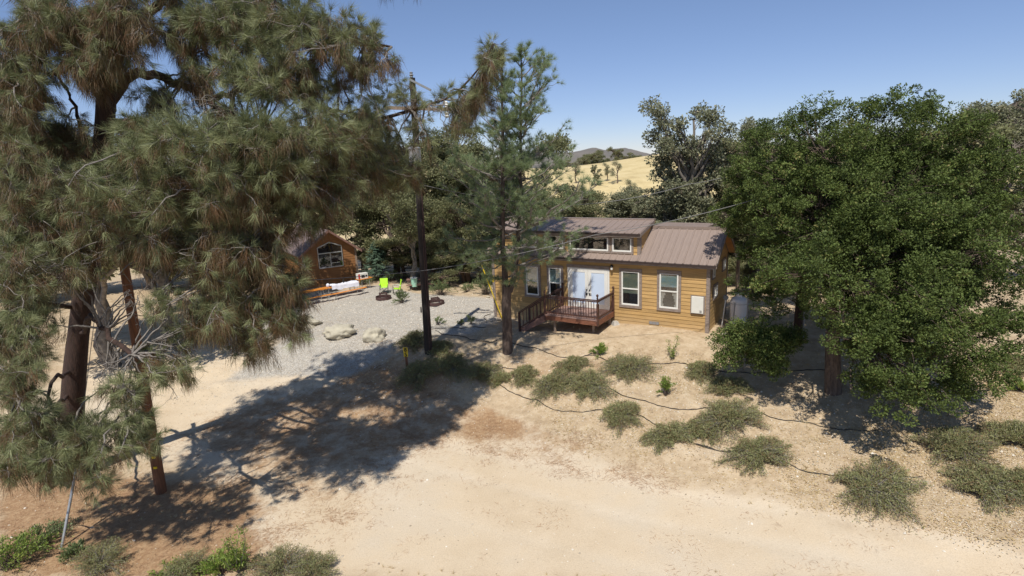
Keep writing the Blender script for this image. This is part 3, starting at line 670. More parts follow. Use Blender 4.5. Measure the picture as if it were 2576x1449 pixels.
gu = MB(); gu.box(-LN - .3, .36, -.37, -.313, 3.14, 3.225); gu.build('gutter', 'gutter', rf)
# dormer
dm = MB(); siding(dm, lambda s, o, z: (s, .06 - o, z), 3.44, 4.46, lambda z: -11.2, lambda z: XD)
dslope = lambda y: 4.56 + .213 * (y + .28)
siding(dm, lambda s, o, z: (XD + o, s, z), 3.46, 4.9, lambda z: max(.06, (z - 4.56) / .213 - .2), lambda z: (z + .12 - 3.24) / SL - .3, .17)
dm.box(-11.2, XD - .02, .085, 1.7, 3.6, 4.55)
do = dm.build('dormer', 'siding', cab)
rb = MB(); panel(-11.55, XD + .12, -.28, YR + .05, dslope, rib=.355)
rb.box(-11.55, XD + .12, YR - .10, YR + .16, dslope(YR) - .02, dslope(YR) + .05)
rb.build('dormer_roof', 'roof', do)
tr_ = MB(); tr_.box(-11.55, XD + .1, -.262, -.235, 4.36, 4.475); tr_.prism([(XD + .10, -.27, dslope(-.27) - .02), (XD + .10, YR, dslope(YR) + .0), (XD + .10, YR, dslope(YR) - .14), (XD + .10, -.27, dslope(-.27) - .19)], (.03, 0, 0))
tr_.box(XD - .13, XD + .012, .012, .06, 3.44, 4.4); tr_.box(XD + .012, XD + .04, .02, .16, 3.5, 4.4)
tr_.box(-11.2, -11.07, .012, .06, 3.44, 4.4)
tr_.build('dormer_trim', 'trim', do)
gu = MB(); gu.box(-11.55, XD + .12, -.31, -.264, 4.46, 4.535); gu.build('gutter', 'gutter', do)
dmap = lambda s, o, z: (s, .06 - o, z)
for s0, s1 in ((-4.78, -3.60), (-7.12, -4.80), (-8.6, -7.3), (-10.2, -8.9)):
    window(cab, dmap, s0, s1, 3.50, 4.36, tw=.10, head=.09, kind='fixed')
# front windows and doors
window(cab, front, -4.31, -3.15, .84, 2.80, inside=None, blind=(.62, 'blind'), label='first big window right of the doors with olive blind')
window(cab, front, -2.40, -1.25, .87, 2.83, inside='curtain', blind=(.36, 'blind2'), label='window nearest the right corner with tied curtains')
window(cab, front, -9.83, -8.80, .87, 2.73, blind=(.5, 'blind2')); window(cab, front, -8.40, -7.42, .87, 2.73, blind=(.5, 'blind2'))
dr = MB(); mbox(dr, front, -7.16, -7.06, 0, .06, .60, 2.68); mbox(dr, front, -4.92, -4.83, 0, .06, .60, 2.68); mbox(dr, front, -7.16, -4.83, 0, .066, 2.60, 2.68)
mbox(dr, front, -7.06, -4.92, 0, .03, .58, 2.60)
df = dr.build('door_frame', 'white', cab)
hd = MB(); mbox(hd, front, -7.2, -4.8, 0, .075, 2.685, 2.84); hd.build('door_head', 'trim', df)
for a, b, hx in ((-7.05, -6.0, -6.07), (-5.985, -4.93, -5.91)):
    d = MB(); mbox(d, front, a, b, .031, .045, .62, 2.595)
    mbox(d, front, a, a + .17, .045, .062, .62, 2.595); mbox(d, front, b - .17, b, .045, .062, .62, 2.595); mbox(d, front, a + .17, b - .17, .045, .062, 2.46, 2.595); mbox(d, front, a + .17, b - .17, .045, .062, .62, .86)
    do_ = d.build('door', 'white', cab, bev=.004)
    q = MB(); mbox(q, front, a + .17, b - .17, .046, .05, .86, 2.46); q.build('door_pane', 'doorglass', do_)
    h_ = MB(); h_.cyl((hx, -.062, 1.56), (hx, -.10, 1.56), .034); h_.build('lock', 'black', do_); h_ = MB(); h_.cyl((hx, -.062, 1.38), (hx, -.11, 1.38), .03)
    h_.bar((hx, -.11, 1.38), (hx + (.12 if hx > -6 else -.02), -.115, 1.37 if hx > -6 else 1.30), .025); h_.bar((hx, -.07, 1.39), (hx, -.07, 1.27), .05, .02)
    h_.build('handle', 'black', do_)
la = MB(); la.bar((-4.66, -.02, 2.86), (-4.66, -.16, 2.93), .03); la.lathe([(.07, 0), (.085, .05), (.03, .13)], (-4.66, -.16, 2.84)); l_ = la.build('wall_lamp', 'black', cab)
lb = MB(); lb.lathe([(.02, 0), (.055, .03), (.06, .12), (.03, .16)], (-4.66, -.16, 2.69)); lb.build('lamp_glass', 'white', l_, smooth=True)
pb = MB(); mbox(pb, front, -.80, -.14, 0, .05, .86, 1.74); p_ = pb.build('box_surround', 'trim', cab)
pb = MB(); mbox(pb, front, -.74, -.20, .051, .13, .92, 1.71); p2_ = pb.build('utility_box', 'offwhite', p_, bev=.01)
pb = MB(); mbox(pb, front, -.36, -.26, .131, .138, .96, 1.08); pb.build('latch', 'galv', p_)
vb = MB(); mbox(vb, front, -2.78, -2.28, .0, .04, .12, .27); v_ = vb.build('crawl_vent', 'trim', cab)
vb = MB()
for k in range(3): mbox(vb, front, -2.76 + k * .16, -2.63 + k * .16, .041, .045, .14, .25)
vb.build('vent_grille', 'greymetal', v_)
# gable windows on the right-hand wall
window(cab, fside, .66, 1.5, 1.40, 2.12, tw=.09, head=.11, kind='slider'); window(cab, fside, 2.3, 3.0, 2.45, 3.1, tw=.09, head=.11, kind='slider'); window(cab, fside, .35, .95, 2.42, 3.02, tw=.09, head=.1, kind='fixed')
# number plate 86 by the left corner
def plate(par, loc, rz, w, h, chars, th=.012, stack=True, name='number_plate', tx=0.):
    b_ = MB(); b_.box(-w / 2, w / 2, -th, 0, 0, h); po = b_.build(name, 'yellow', par, bev=.004); po.location = loc; po.rotation_euler = (tx, 0, rz)
    n_ = len(chars)
    for i, ch in enumerate(chars):
        cu = bpy.data.curves.new('numeral', 'FONT'); cu.body = ch; cu.size = h / n_ * 1.12; cu.extrude = .002; cu.align_x = 'CENTER'; cu.offset = .008
        tmp = bpy.data.objects.new('numeral', cu); me_ = bpy.data.meshes.new_from_object(tmp); bpy.data.objects.remove(tmp)
        me_.materials.clear(); me_.materials.append(M['black']); to = bpy.data.objects.new('numeral', me_); link(to, po)
        to.rotation_euler = (math.pi / 2, 0, 0); to.location = (0, -th - .003, h * (1 - (i + 1) / n_) + h * .06)
    return po
plate(cab, (-LN + .0, -.056, 1.52), 0, .13, .36, '86')

# porch deck
pk = thing('porch', 'dark red-brown timber porch with balustrade and side steps', 'porch', CB, YAW)
DX0, DX1, DY = -7.45, -4.60, -2.0; DZ = .60
fl = MB(); y = -.04
while y > DY + .05: fl.box(DX0, DX1, y - .135, y, DZ - .04, DZ); y -= .145
fl.build('deck_floor', 'deckfloor', pk)
fa_ = MB(); fa_.box(DX0 - .04, DX1 + .04, DY - .04, DY, DZ - .27, DZ - .005); fa_.box(DX1, DX1 + .04, DY, -.05, DZ - .27, DZ - .005); fa_.box(DX0 - .04, DX0, DY, -.05, DZ - .30, DZ - .005)
fa_.build('rim_board', 'decklight', pk)
def post(x, y, z0, z1, ball=True):
    b_ = MB(); b_.box(x - .045, x + .045, y - .045, y + .045, z0, z1 - .34 if ball else z1)
    if ball: b_.lathe([(.045, 0), (.05, .03), (.03, .06), (.045, .10), (.048, .2), (.03, .26), (.05, .30), (.03, .33), (.03, .36), (.055, .39), (.062, .43), (.05, .47), (.01, .50)], (x, y, z1 - .34), 12)
    b_.build('post', 'deckwood', pk)
post(DX1, DY, DZ - .29, 1.72); post(DX1, -.12, DZ - .36, 1.72); post(DX0, DY, DZ - .3, 1.68); post(DX0, -.12, DZ - .3, 1.68)
def rail(p0, p1, nb, name='railing'):
    r_ = MB(); a = Vector(p0); b_ = Vector(p1); r_.bar(a + Vector((0, 0, .97)), b_ + Vector((0, 0, .97)), .085, .04); r_.bar(a + Vector((0, 0, .12)), b_ + Vector((0, 0, .12)), .05, .07); r_.bar(a + Vector((0, 0, .9)), b_ + Vector((0, 0, .9)), .04, .05)
    ro = r_.build(name, 'deckwood', pk)
    for k in range(nb):
        p_ = a.lerp(b_, (k + 1) / (nb + 1)); q = MB(); q.box(p_.x - .014, p_.x + .014, p_.y - .014, p_.y + .014, p_.z + .13, p_.z + .9); q.build('baluster', 'deckwood', ro)
rail((DX0 + .05, DY, DZ), (DX1 - .05, DY, DZ), 19); rail((DX1, DY + .05, DZ), (DX1, -.17, DZ), 13); rail((DX0, -.17, DZ), (DX0, -1.0, DZ), 5)
# steps going down to the left
st_ = MB(); SX = -9.0; SZ = -.42; y0s, y1s = DY + .02, -1.05
for yy in (y0s, y1s): st_.prism([(DX0, yy, DZ - .02), (SX, yy, SZ + .06), (SX, yy, SZ - .12), (SX + .1, yy, SZ - .16), (DX0, yy, DZ - .36)], (0, .05, 0))
st_.build('stringer', 'picnic', pk)
for k in range(5):
    x = DX0 - .18 - k * .31; z = DZ - .19 - k * .19; q = MB(); q.box(x - .16, x + .14, y0s + .05, y1s, z - .035, z); q.build('step', 'deckfloor', pk)
rail((SX + .02, y0s - .03, SZ + .02), (DX0 - .02, y0s - .03, DZ - .02), 6, 'stair_rail'); rail((SX + .02, y1s + .06, SZ + .02), (DX0 - .02, y1s + .06, DZ - .02), 6, 'stair_rail')
post(SX, y0s - .03, SZ - .2, SZ + .95, False); post(SX, y1s + .06, SZ - .2, SZ + .95, False)
fo = MB()
for x, yy, mt in ((DX1 - .12, -.3, 0), (DX1 - .45, -1.5, 0), (DX0 + .4, DY + .25, 0)): fo.box(x - .05, x + .05, yy - .05, yy + .05, -.9, DZ - .05)
fo.build('footing', 'oldwood', pk)
ff = MB(); ff.lathe([(.26, 0), (.16, .22), (.14, .24)], (DX1 + .18, -.28, -.1), 4); ff.build('pier', 'concrete', pk)

# propane tank behind the right corner and the bits standing round it
tp = Wz(1850, 822, .02); tk = thing('propane_tank', 'white upright propane tank beside the right end of the tan cabin', 'gas tank', (tp[0] + .25, tp[1] + .3, h1(tp[0] + .25, tp[1] + .3) + .02), .2)
b_ = MB(); b_.lathe([(.30, 0), (.33, .05), (.38, .12), (.40, .22), (.40, 1.05), (.39, 1.14), (.34, 1.25), (.24, 1.32), (.12, 1.345)], n=32); b_.build('tank_body', 'tank', tk, smooth=True)
b_ = MB(); b_.lathe([(.15, 1.33), (.15, 1.43), (.20, 1.44), (.20, 1.49), (.17, 1.50), (.16, 1.46)], n=24); b_.build('valve_collar', 'tank', tk, smooth=True)
b_ = MB(); b_.lathe([(.402, 1.02), (.406, 1.03), (.402, 1.04)], n=32); b_.lathe([(.402, .2), (.407, .21), (.402, .22)], n=32); b_.build('seam', 'galv', tk, smooth=True)
b_ = MB(); b_.lathe([(.36, -.12), (.36, .0), (.30, .03)], n=24); b_.build('foot_ring', 'tank', tk)
gp = Wz(1816, 826, .0); t = thing('gas_riser', 'thin white pipe topped by a round grey gauge leaning by the tank', 'pipe', (gp[0] + .1, gp[1] + .2, 0))
b_ = MB(); b_.tube([(-.05, 0, .0), (.0, 0, .35), (.14, .1, 1.32)], [.028] * 3); b_.build('pipe', 'white', t)
b_ = MB(); b_.cyl((.14, .05, 1.42), (.15, .17, 1.42), .12, n=18); b_.build('gauge', 'greymetal', t)
def simple_post(name, label, cat, base, top, r0, r1, mt, n=10, cap=None, capmt=None, h=None):
    t = thing(name, label, cat, base); d = np.array(top) - np.array(base)
    b_ = MB(); b_.tube([(0, 0, -.3), tuple(d * .5), tuple(d)], [r0, (r0 + r1) / 2, r1], n); b_.build('shaft', mt, t, smooth=True)
    return t
q = Wz(1848, 818, 0); qb = np.array([q[0] + 1.0, q[1] + 2.3, 0]); qt = Wy(1858, 632, qb[1])
t = simple_post('weathered_post', 'weathered bare timber post rising behind the white propane tank', 'post', qb, qt, .11, .085, 'oldwood')
b_ = MB(); d = qt - qb; b_.box(d[0] - .16, d[0] - .02, d[1] - .12, d[1] - .02, d[2] - .28, d[2] - .02); b_.box(d[0] - .22, d[0] + .1, d[1] - .08, d[1] - .03, d[2] - .12, d[2] - .07); b_.build('bracket', 'galv', t)
q = Wz(1841, 838, 0); simple_post('pipe_post', 'slim grey pipe post standing in front of the propane tank', 'pipe', q, Wy(1849, 762, q[1]), .035, .03, 'greymetal')
q = Wz(1878, 830, 0); q[2] = h1(q[0], q[1]); simple_post('tall_pipe', 'tall thin grey pipe under the oak, right of the propane tank', 'pipe', q, Wy(1884, 690, q[1]), .035, .02, 'greymetal')
q = Wz(2018, 862, -.1); q[2] = h1(q[0], q[1]); simple_post('metal_post', 'short square grey post next to the dark trunk under the oak', 'post', q, Wy(2021, 770, q[1]), .07, .07, 'greymetal', 4)

def boulder(name, label, cat, c, r, sz, group=None, mt='rock', sd=0, n=22):
    t = np.linspace(0, np.pi, n); p_ = np.linspace(0, 2 * np.pi, n * 2, endpoint=False); T, Pp = np.meshgrid(t, p_, indexing='ij')
    X = np.sin(T) * np.cos(Pp); Y = np.sin(T) * np.sin(Pp); Z = np.cos(T)
    k = 1 + (fbm(X * 1.6 + sd, Y * 1.6 + Z * 1.9, sd, 4) - .5) * 1.0; k = np.round(k * 7) / 7 * .55 + k * .45
    V = np.stack([X * k * sz[0], Y * k * sz[1], Z * k * sz[2]], -1) * r; i = np.arange(T.size).reshape(T.shape)
    q = np.stack([i[:-1], np.roll(i, -1, 1)[:-1], np.roll(i, -1, 1)[1:], i[1:]], -1).reshape(-1, 4)
    o = raw(name, V.reshape(-1, 3), q[:, ::-1], mt); o.location = [float(a) for a in c]; return tag(o, label, cat, group)
for (u, v, rp, lab, sz, sd) in ((770, 822, 33, 'jagged cream boulder farthest left, at the drooping pine needles', (1.1, .8, .55), 1), (851, 843, 35, 'cream flat-topped boulder in the middle of the three', (1.1, .8, .5), 5), (943, 853, 27, 'rounder grey boulder lying in the edge of the shade', (1.0, .85, .8), 13)):
    c_ = G(u, v); r = rp / F * np.linalg.norm(c_ - C0); boulder('boulder', lab, 'boulder', c_ + [0, 0, r * .2], r, sz, 'boulders along the gravel pad', sd=sd)
for (u, v, rp, lab, sd) in ((1832, 832, 7, 'small cream stone touching the foot of the propane tank', 3), (1822, 842, 6, 'small cream stone on the sand at the cabin corner', 4), (1846, 846, 7, 'small cream stone in front of the slim grey pipe', 6), (1228, 748, 4, 'small white stone at the far gravel edge near the cabin', 7), (1862, 838, 6, 'small cream stone half under the low oak branch', 11)):
    c_ = G(u, v); r = rp / F * np.linalg.norm(c_ - C0); boulder('stone', lab, 'stone', c_ + [0, 0, r * .3], r, (1.2, .9, .7), 'small pale stones', sd=sd, n=9)

# ------------------------------------------------------------------ second cabin on the far left
c2 = Wz(770, 728, -.48); c2r = Wz(903, 707, -.45); y2 = math.atan2(c2r[1] - c2[1], c2r[0] - c2[0]); W2 = float(np.hypot(*(c2r - c2)[:2]))
c2o = thing('small_cabin', 'orange-brown cabin with a shingled gable roof and peaked window', 'cabin', (c2[0], c2[1], -.5), y2)
H2, R2, L2 = 2.75, 4.25, 8.0
b_ = MB(); sl2 = (R2 - H2) / (W2 / 2); fa2 = lambda z: 0 if z < H2 else (z - H2) / sl2; fb2 = lambda z: W2 if z < H2 else W2 - (z - H2) / sl2
siding(b_, lambda s, o, z: (s, -o, z), -.1, R2 - .08, fa2, fb2, .2)
siding(b_, lambda s, o, z: (-o, s, z), -.1, H2, lambda z: 0, lambda z: L2, .2); b_.box(.02, W2 - .02, .02, L2, -.1, H2); b_.build('wall', 'siding_red', c2o)
for bx_ in ((-.05, .12, -.05, .0, -.1, H2), (W2 - .12, W2 + .03, -.05, 0, -.1, H2)):
    b_ = MB(); b_.box(*bx_); b_.build('corner_trim', 'oldwood', c2o)
b_ = MB(); ov = .35
for sg in (0, 1):
    xe = -ov if sg == 0 else W2 + ov; ze = H2 - ov * sl2 + .04; n_ = 9
    for k in range(n_):
        f0, f1 = k / n_, (k + 1) / n_; xa, xb = xe + (W2 / 2 - xe) * f0, xe + (W2 / 2 - xe) * f1; za, zb = ze + (R2 + .04 - ze) * f0, ze + (R2 + .04 - ze) * f1
        b_.prism([(xa, -.4, za + .05), (xb, -.4, zb + .02), (xb, -.4, zb - .06), (xa, -.4, za - .04)], (0, L2 + .8, 0))
r_ = b_.build('roof', 'tile', c2o)
b_ = MB(); b_.prism([(-ov, -.43, H2 - ov * sl2 + .06), (W2 / 2, -.43, R2 + .08), (W2 / 2, -.43, R2 - .10), (-ov, -.43, H2 - ov * sl2 - .12)], (0, .03, 0)); b_.prism([(W2 + ov, -.43, H2 - ov * sl2 + .06), (W2 / 2, -.43, R2 + .08), (W2 / 2, -.43, R2 - .10), (W2 + ov, -.43, H2 - ov * sl2 - .12)], (0, .03, 0)); b_.build('barge_board', 'picnic', r_)
wx0, wx1, wz0, wz1, wzp = 1.15, 2.95, 1.45, 2.75, 3.35; wm = (wx0 + wx1) / 2
w_ = MB()
for a, b in (((wx0, wz0), (wx1, wz0)), ((wx0, wz0), (wx0, 3.0)), ((wx1, wz0), (wx1, 3.0)), ((wx0, 3.0), (wm, wzp)), ((wm, wzp), (wx1, 3.0)), ((wx0, 2.55), (wx1, 2.55)), ((wm, wz0), (wm, 2.55))):
    w_.bar((a[0], -.05, a[1]), (b[0], -.05, b[1]), .05, .07)
wo = w_.build('window', 'galv', c2o)
b_ = MB(); b_.prism([(wx0, -.026, wz0), (wx1, -.026, wz0), (wx1, -.026, 3.0), (wm, -.026, wzp), (wx0, -.026, 3.0)], (0, -.004, 0)); b_.build('painted_dark_room', 'dark', wo)  # near-black sheet paints in the darkness behind this window
b_ = MB(); b_.prism([(wx0, -.034, wz0), (wx1, -.034, wz0), (wx1, -.034, 3.0), (wm, -.034, wzp), (wx0, -.034, 3.0)], (0, -.004, 0)); b_.build('pane', 'glass', wo)
plate(c2o, (.06, -.052, 1.35), 0, .12, .32, '84')

# small reddish shed, mostly behind the pines
q = G(592, 735); t = thing('shed', 'low red-brown board shed glimpsed between the big pine branches', 'shed', q, .5)
b_ = MB(); siding(b_, lambda s, o, z: (s, -o, z), 0, 1.7, lambda z: -1, lambda z: 1, .2); b_.box(-1, 1, .02, 1.6, 0, 1.7); b_.build('wall', 'siding_red', t)
b_ = MB(); b_.prism([(-1.15, -.2, 1.72), (1.15, -.2, 1.72), (1.15, 1.8, 2.0), (-1.15, 1.8, 2.0)], (0, 0, .06)); b_.build('roof', 'tile', t)
# white car beyond the oak
q = Wy(2195, 757, 35); gz = h1(q[0], q[1]); t = thing('parked_car', 'white car barely visible through the oak branches', 'car', (q[0], q[1], gz), -.15)
b_ = MB(); b_.prism([(-2.2, -.85, .35), (2.2, -.85, .35), (2.25, -.85, .8), (1.2, -.85, .95), (-2.15, -.85, 1.0)], (0, 1.7, 0)); b_.prism([(-1.9, -.75, 1.0), (1.1, -.75, .95), (.45, -.75, 1.5), (-1.5, -.75, 1.52)], (0, 1.5, 0)); b_.build('body', 'tank', t, bev=.05)
b_ = MB(); b_.prism([(-1.6, -.76, 1.05), (.85, -.76, 1.02), (.38, -.76, 1.42), (-1.4, -.76, 1.44)], (0, -.01, 0)); b_.build('side_window', 'dark', t)
for x in (-1.4, 1.4):
    b_ = MB(); b_.cyl((x, -.88, .33), (x, -.66, .33), .33, n=18); w_ = b_.build('wheel', 'black', t)
    b_ = MB(); b_.cyl((x, -.895, .33), (x, -.885, .33), .2, n=14); b_.build('rim', 'galv', w_)

# ------------------------------------------------------------------ camp furniture
bl, br = G(640, 800), G(925, 737); dv = (br - bl)[:2]; bl_len = float(np.hypot(*dv)); ba = math.atan2(dv[1], dv[0]); nv = np.array([-dv[1], dv[0]]) / bl_len
def trestle(name, label, cat, x0, off, L, w, h, group=None, nl=2):
    c_ = bl[:2] + dv / bl_len * x0 + nv * off; z = h1(c_[0], c_[1]); c1 = c_ + dv / bl_len * L; z1_ = h1(c1[0], c1[1])
    t = thing(name, label, cat, (c_[0], c_[1], z), ba, group); t.rotation_euler = (0, -math.atan2(z1_ - z, L), ba)
    b_ = MB(); b_.box(0, L, -w / 2, w / 2, h - .035, h); b_.build('seat' if h < .6 else 'tabletop', 'benchorange', t, bev=.008)
    for x in (.25, L - .25):
        b_ = MB()
        for yy in (-w * .38, w * .38): b_.tube([(x, yy, h - .04), (x, yy, .02)], [.018] * 2, 6)
        b_.bar((x, -w * .4, .08), (x, w * .4, .08), .025); b_.bar((x, 0, h * .5), (x + (.3 if x < 1 else -.3), 0, h - .05), .02); b_.build('leg', 'galv', t)
    return t
BL = bl_len / 3.02
for k, lab in enumerate(('orange folding bench at the left end, under the pine', 'orange folding bench in the middle of the row', 'orange folding bench at the right end, nearest the green chairs')):
    trestle('folding_bench', lab, 'bench', k * BL * 1.01, 0, BL - .05, .28, .46, 'orange benches in a row')
trestle('folding_table', 'long orange folding table at the left, half under the pine', 'table', BL * .9, .95, 2.6, .6, .76, 'orange folding tables')
ft = trestle('folding_table', 'long orange folding table carrying the white cloth', 'table', BL * .9 + 2.65, .95, 2.6, .6, .76, 'orange folding tables')
trestle('folding_table', 'short orange table end with the printed box on it', 'table', BL * .9 + 5.4, 1.5, 1.1, .6, .78, 'orange folding tables')
for k, lab in enumerate(('orange folding bench behind the bare table', 'orange folding bench behind the cloth-covered table')):
    trestle('folding_bench', lab, 'bench', BL * .9 + k * 2.65, 1.75, 2.5, .26, .46, 'orange benches in a row')
def at(x0, off, z): c_ = bl[:2] + dv / bl_len * x0 + nv * off; return (c_[0], c_[1], h1(*c_) + z)
cl_ = np.linspace(0, 1, 28); U_, V_ = np.meshgrid(cl_, np.linspace(0, 1, 22)); X_ = (U_ - .5) * 2.0; Y_ = (V_ - .5) * 1.25; over = np.maximum(0, np.abs(Y_) - .31)
Zc = -over * 1.0 + (fbm(U_ * 9, V_ * 7, 70) - .35) * .12; Yc = np.sign(Y_) * (np.minimum(np.abs(Y_), .31) + over * .18 + np.abs(fbm(U_ * 12, V_ * 2, 71) - .5) * over * .3)
Z2 = np.maximum(Zc, -.5) + np.where(U_ < .2, .10 * fbm(U_ * 20, V_ * 12, 75), 0); i_ = np.arange(U_.size).reshape(U_.shape)
o = raw('tablecloth', np.stack([X_, Yc, Z2], -1).reshape(-1, 3), np.stack([i_[:-1, :-1], i_[:-1, 1:], i_[1:, 1:], i_[1:, :-1]], -1).reshape(-1, 4), 'cloth', smooth=True)
o.location = at(BL * .9 + 4.1, .95, .80); o.rotation_euler = (0, 0, ba); tag(o, 'crumpled white cloth hanging over the orange folding table', 'tablecloth')
t = thing('box', 'white box with red and black print on the table by the cabin corner', 'box', at(BL * .9 + 5.8, 1.5, .80), ba)
b_ = MB(); b_.box(-.38, .38, -.2, .2, 0, .40); b_.build('carton', 'offwhite', t, bev=.01); b_ = MB(); b_.box(-.381, -.25, -.204, -.2, .02, .38); b_.build('red_panel', 'red', t); b_ = MB(); b_.box(-.14, .12, -.204, -.2, .08, .28); b_.box(.18, .30, -.204, -.2, .12, .26); b_.build('printed_picture', 'black', t)
b0 = MB(); b0.lathe([(.05, 0), (.05, .16), (.02, .22), (.02, .26)]); o = b0.build('bottle', 'black'); o.location = at(BL * .9 + 4.2, 1.15, .84); tag(o, 'small dark bottle standing behind the white cloth', 'bottle')
b0 = MB(); b0.lathe([(.12, 0), (.13, .1), (.05, .2)]); o = b0.build('bag', 'cloth'); o.location = at(BL * .9 + 3.0, 1.0, .8); tag(o, 'small white bundle at the left end of the tablecloth', 'bundle')

def camp_chair(label, loc, rz, white=False):
    t = thing('camp_chair', label, 'chair', loc, rz, 'lime green folding chairs')
    b_ = MB(); b_.prism([(-.26, -.24, .42), (.26, -.24, .42), (.24, .20, .36), (-.24, .20, .36)], (0, 0, .02)); b_.build('seat', 'lime', t)
    b_ = MB(); b_.prism([(-.25, .20, .40), (.25, .20, .40), (.28, .34, 1.0), (-.28, .34, 1.0)], (0, .02, 0)); b_.build('backrest', 'lime', t)
    for x in (-.27, .27):
        b_ = MB(); b_.bar((x, -.26, .62), (x, .25, .64), .06, .02); b_.build('armrest', 'lime' if not white else 'white', t)
        b_ = MB(); b_.tube([(x, -.26, .62), (x * 1.05, -.28, 0)], [.012] * 2, 6); b_.build('leg', 'black', t)
        b_ = MB(); b_.tube([(x * 1.05, .34, 1.0), (x, .2, .4), (x * 1.02, .3, 0)], [.012] * 3, 6); b_.build('leg', 'black', t)
    b_ = MB(); b_.bar((-.27, -.27, .05), (.27, .28, .38), .018); b_.bar((.27, -.27, .05), (-.27, .28, .38), .018); b_.bar((-.27, -.27, .05), (.27, -.27, .38), .018); b_.bar((.27, -.27, .05), (-.27, -.27, .38), .018); b_.build('cross_brace', 'black', t)
    return t
camp_chair('lime green folding chair facing the camera behind the square fire pit', G(967, 737), .1)
camp_chair('lime green folding chair turned sideways beside the leafy seedling', G(1000, 740), -1.25, True)
def fire_ring(label, u, v, r):
    c_ = G(u, v); t = thing('fire_ring', label, 'fire pit', c_, .4, 'rusty fire rings on the gravel')
    b_ = MB(); n_ = 28; vs = []
    for rr, z in ((r, 0), (r, .2), (r - .025, .2), (r - .025, 0)):
        for k in range(n_): a = 2 * math.pi * k / n_; vs.append((rr * math.cos(a), rr * math.sin(a), z))
    fs = [(i * n_ + k, i * n_ + (k + 1) % n_, (i + 1) * n_ + (k + 1) % n_, (i + 1) * n_ + k) for i in range(3) for k in range(n_)]; b_.add(vs, fs); b_.build('ring', 'rust', t)
    b_ = MB()
    for x in (-.22, .22): b_.box(x - .015, x + .015, -.28, .28, .18, .42)
    for k in range(9): b_.bar((-.22, -.26 + k * .065, .40), (.22, -.26 + k * .065, .40), .012)
    b_.box(-.22, .22, -.29, -.27, .2, .34); b_.build('grill', 'rust', t)
    return t
fire_ring('low rusty fire pit with grill in front of the green chair', 965, 752, .52)
fire_ring('round rusty fire ring right of the dark utility pole', 1096, 765, .56)
q = G(1082, 732); t = thing('picnic_table', 'faded brown picnic table behind the dark utility pole', 'table', (q[0] - .3, q[1] + 1.2, h1(q[0] - .3, q[1] + 1.2)), .12)
b_ = MB()
for k in range(5): b_.box(-1.5, 1.5, -.38 + k * .155, -.24 + k * .155, .72, .76)
b_.build('tabletop', 'picnic', t)
for yy in (-.75, .75): b_ = MB(); b_.box(-1.5, 1.5, yy - .14, yy + .14, .42, .46); b_.build('seat', 'picnic', t)
for x in (-1.1, 1.1): b_ = MB(); b_.bar((x, -.6, 0), (x, -.2, .72), .09, .05); b_.bar((x, .6, 0), (x, .2, .72), .09, .05); b_.bar((x, -.85, .4), (x, .85, .4), .05, .09); b_.build('leg', 'picnic', t)
q = G(1042, 733); t = thing('bin', 'pale mint green bucket between the pale trunk and the picnic table', 'bin', (q[0], q[1] + .3, q[2] + .3))
b_ = MB(); b_.lathe([(.20, 0), (.24, .58), (.26, .58), (.26, .62)], n=20); b_.build('tub', 'mint', t, smooth=True); b_ = MB(); b_.lathe([(.262, .62), (.262, .65), (.2, .66)], n=20); b_.build('lid', 'offwhite', t)

# ------------------------------------------------------------------ poles, wires, signs
pb_ = G(1078, 886); PY = pb_[1]; up_t = thing('utility_pole', 'tall dark utility pole with crossarm and grey transformer can', 'utility pole', pb_)
def rel(u, v, Y=PY, o=pb_): return tuple(Wy(u, v, Y) - o)
top = rel(1037, 196); b_ = MB(); b_.tube([(0, 0, -.3), (top[0] * .5, 0, top[2] * .5), (top[0], 0, top[2])], [.20, .165, .125], 14); b_.build('pole', 'pole', up_t, smooth=True)
a, c_ = rel(972, 272), rel(1130, 276); b_ = MB(); b_.bar((a[0], -.16, a[2]), (c_[0], -.16, c_[2]), .10, .14); ca_ = b_.build('crossarm', 'oldwood', up_t)
b_ = MB(); b_.lathe([(.05, 0), (.09, .03), (.06, .08), (.10, .12), (.06, .17), (.09, .22), (.03, .28)], (c_[0] - .1, -.16, c_[2] + .07)); b_.lathe([(.07, 0), (.11, .06), (.07, .12), (.1, .18), (.05, .25)], (c_[0] - .1, -.16, c_[2] - .35)); b_.build('insulator', 'offwhite', ca_)
b_ = MB(); b_.lathe([(.03, 0), (.07, .03), (.05, .07), (.10, .12), (.05, .17), (.08, .22), (.02, .26)], (top[0] - .03, 0, top[2])); b_.build('insulator', 'greymetal', up_t)
e_ = rel(1085, 228); b_ = MB(); b_.bar((top[0] - .1, -.14, top[2] - .08), (e_[0], -.14, e_[2]), .16, .09); b_.build('bracket_arm', 'greymetal', up_t)
q = rel(1049, 415); b_ = MB(); b_.lathe([(.24, 0), (.265, .03), (.265, .68), (.28, .69), (.28, .73), (.2, .77)], (q[0] - .0, -.42, q[2]), 24); tc_ = b_.build('transformer', 'galv', up_t, smooth=True)
b_ = MB(); b_.lathe([(.04, 0), (.06, .04), (.035, .08), (.055, .12), (.03, .2)], (q[0] - .1, -.42, q[2] + .76)); b_.bar((q[0], -.2, q[2] + .2), (q[0], 0, q[2] + .2), .1); b_.bar((q[0], -.2, q[2] + .6), (q[0], 0, q[2] + .6), .1); b_.build('bushing', 'offwhite', tc_)
b_ = MB(); b_.tube([(.16, -.10, 0), (top[0] * .5 + .14, -.10, top[2] * .5), (top[0] * .8 + .1, -.08, top[2] * .8)], [.022] * 3, 6); b_.tube([(.09, -.17, .0), (top[0] * .5 + .07, -.15, top[2] * .5)], [.015] * 2, 6); b_.build('conduit', 'rust', up_t)
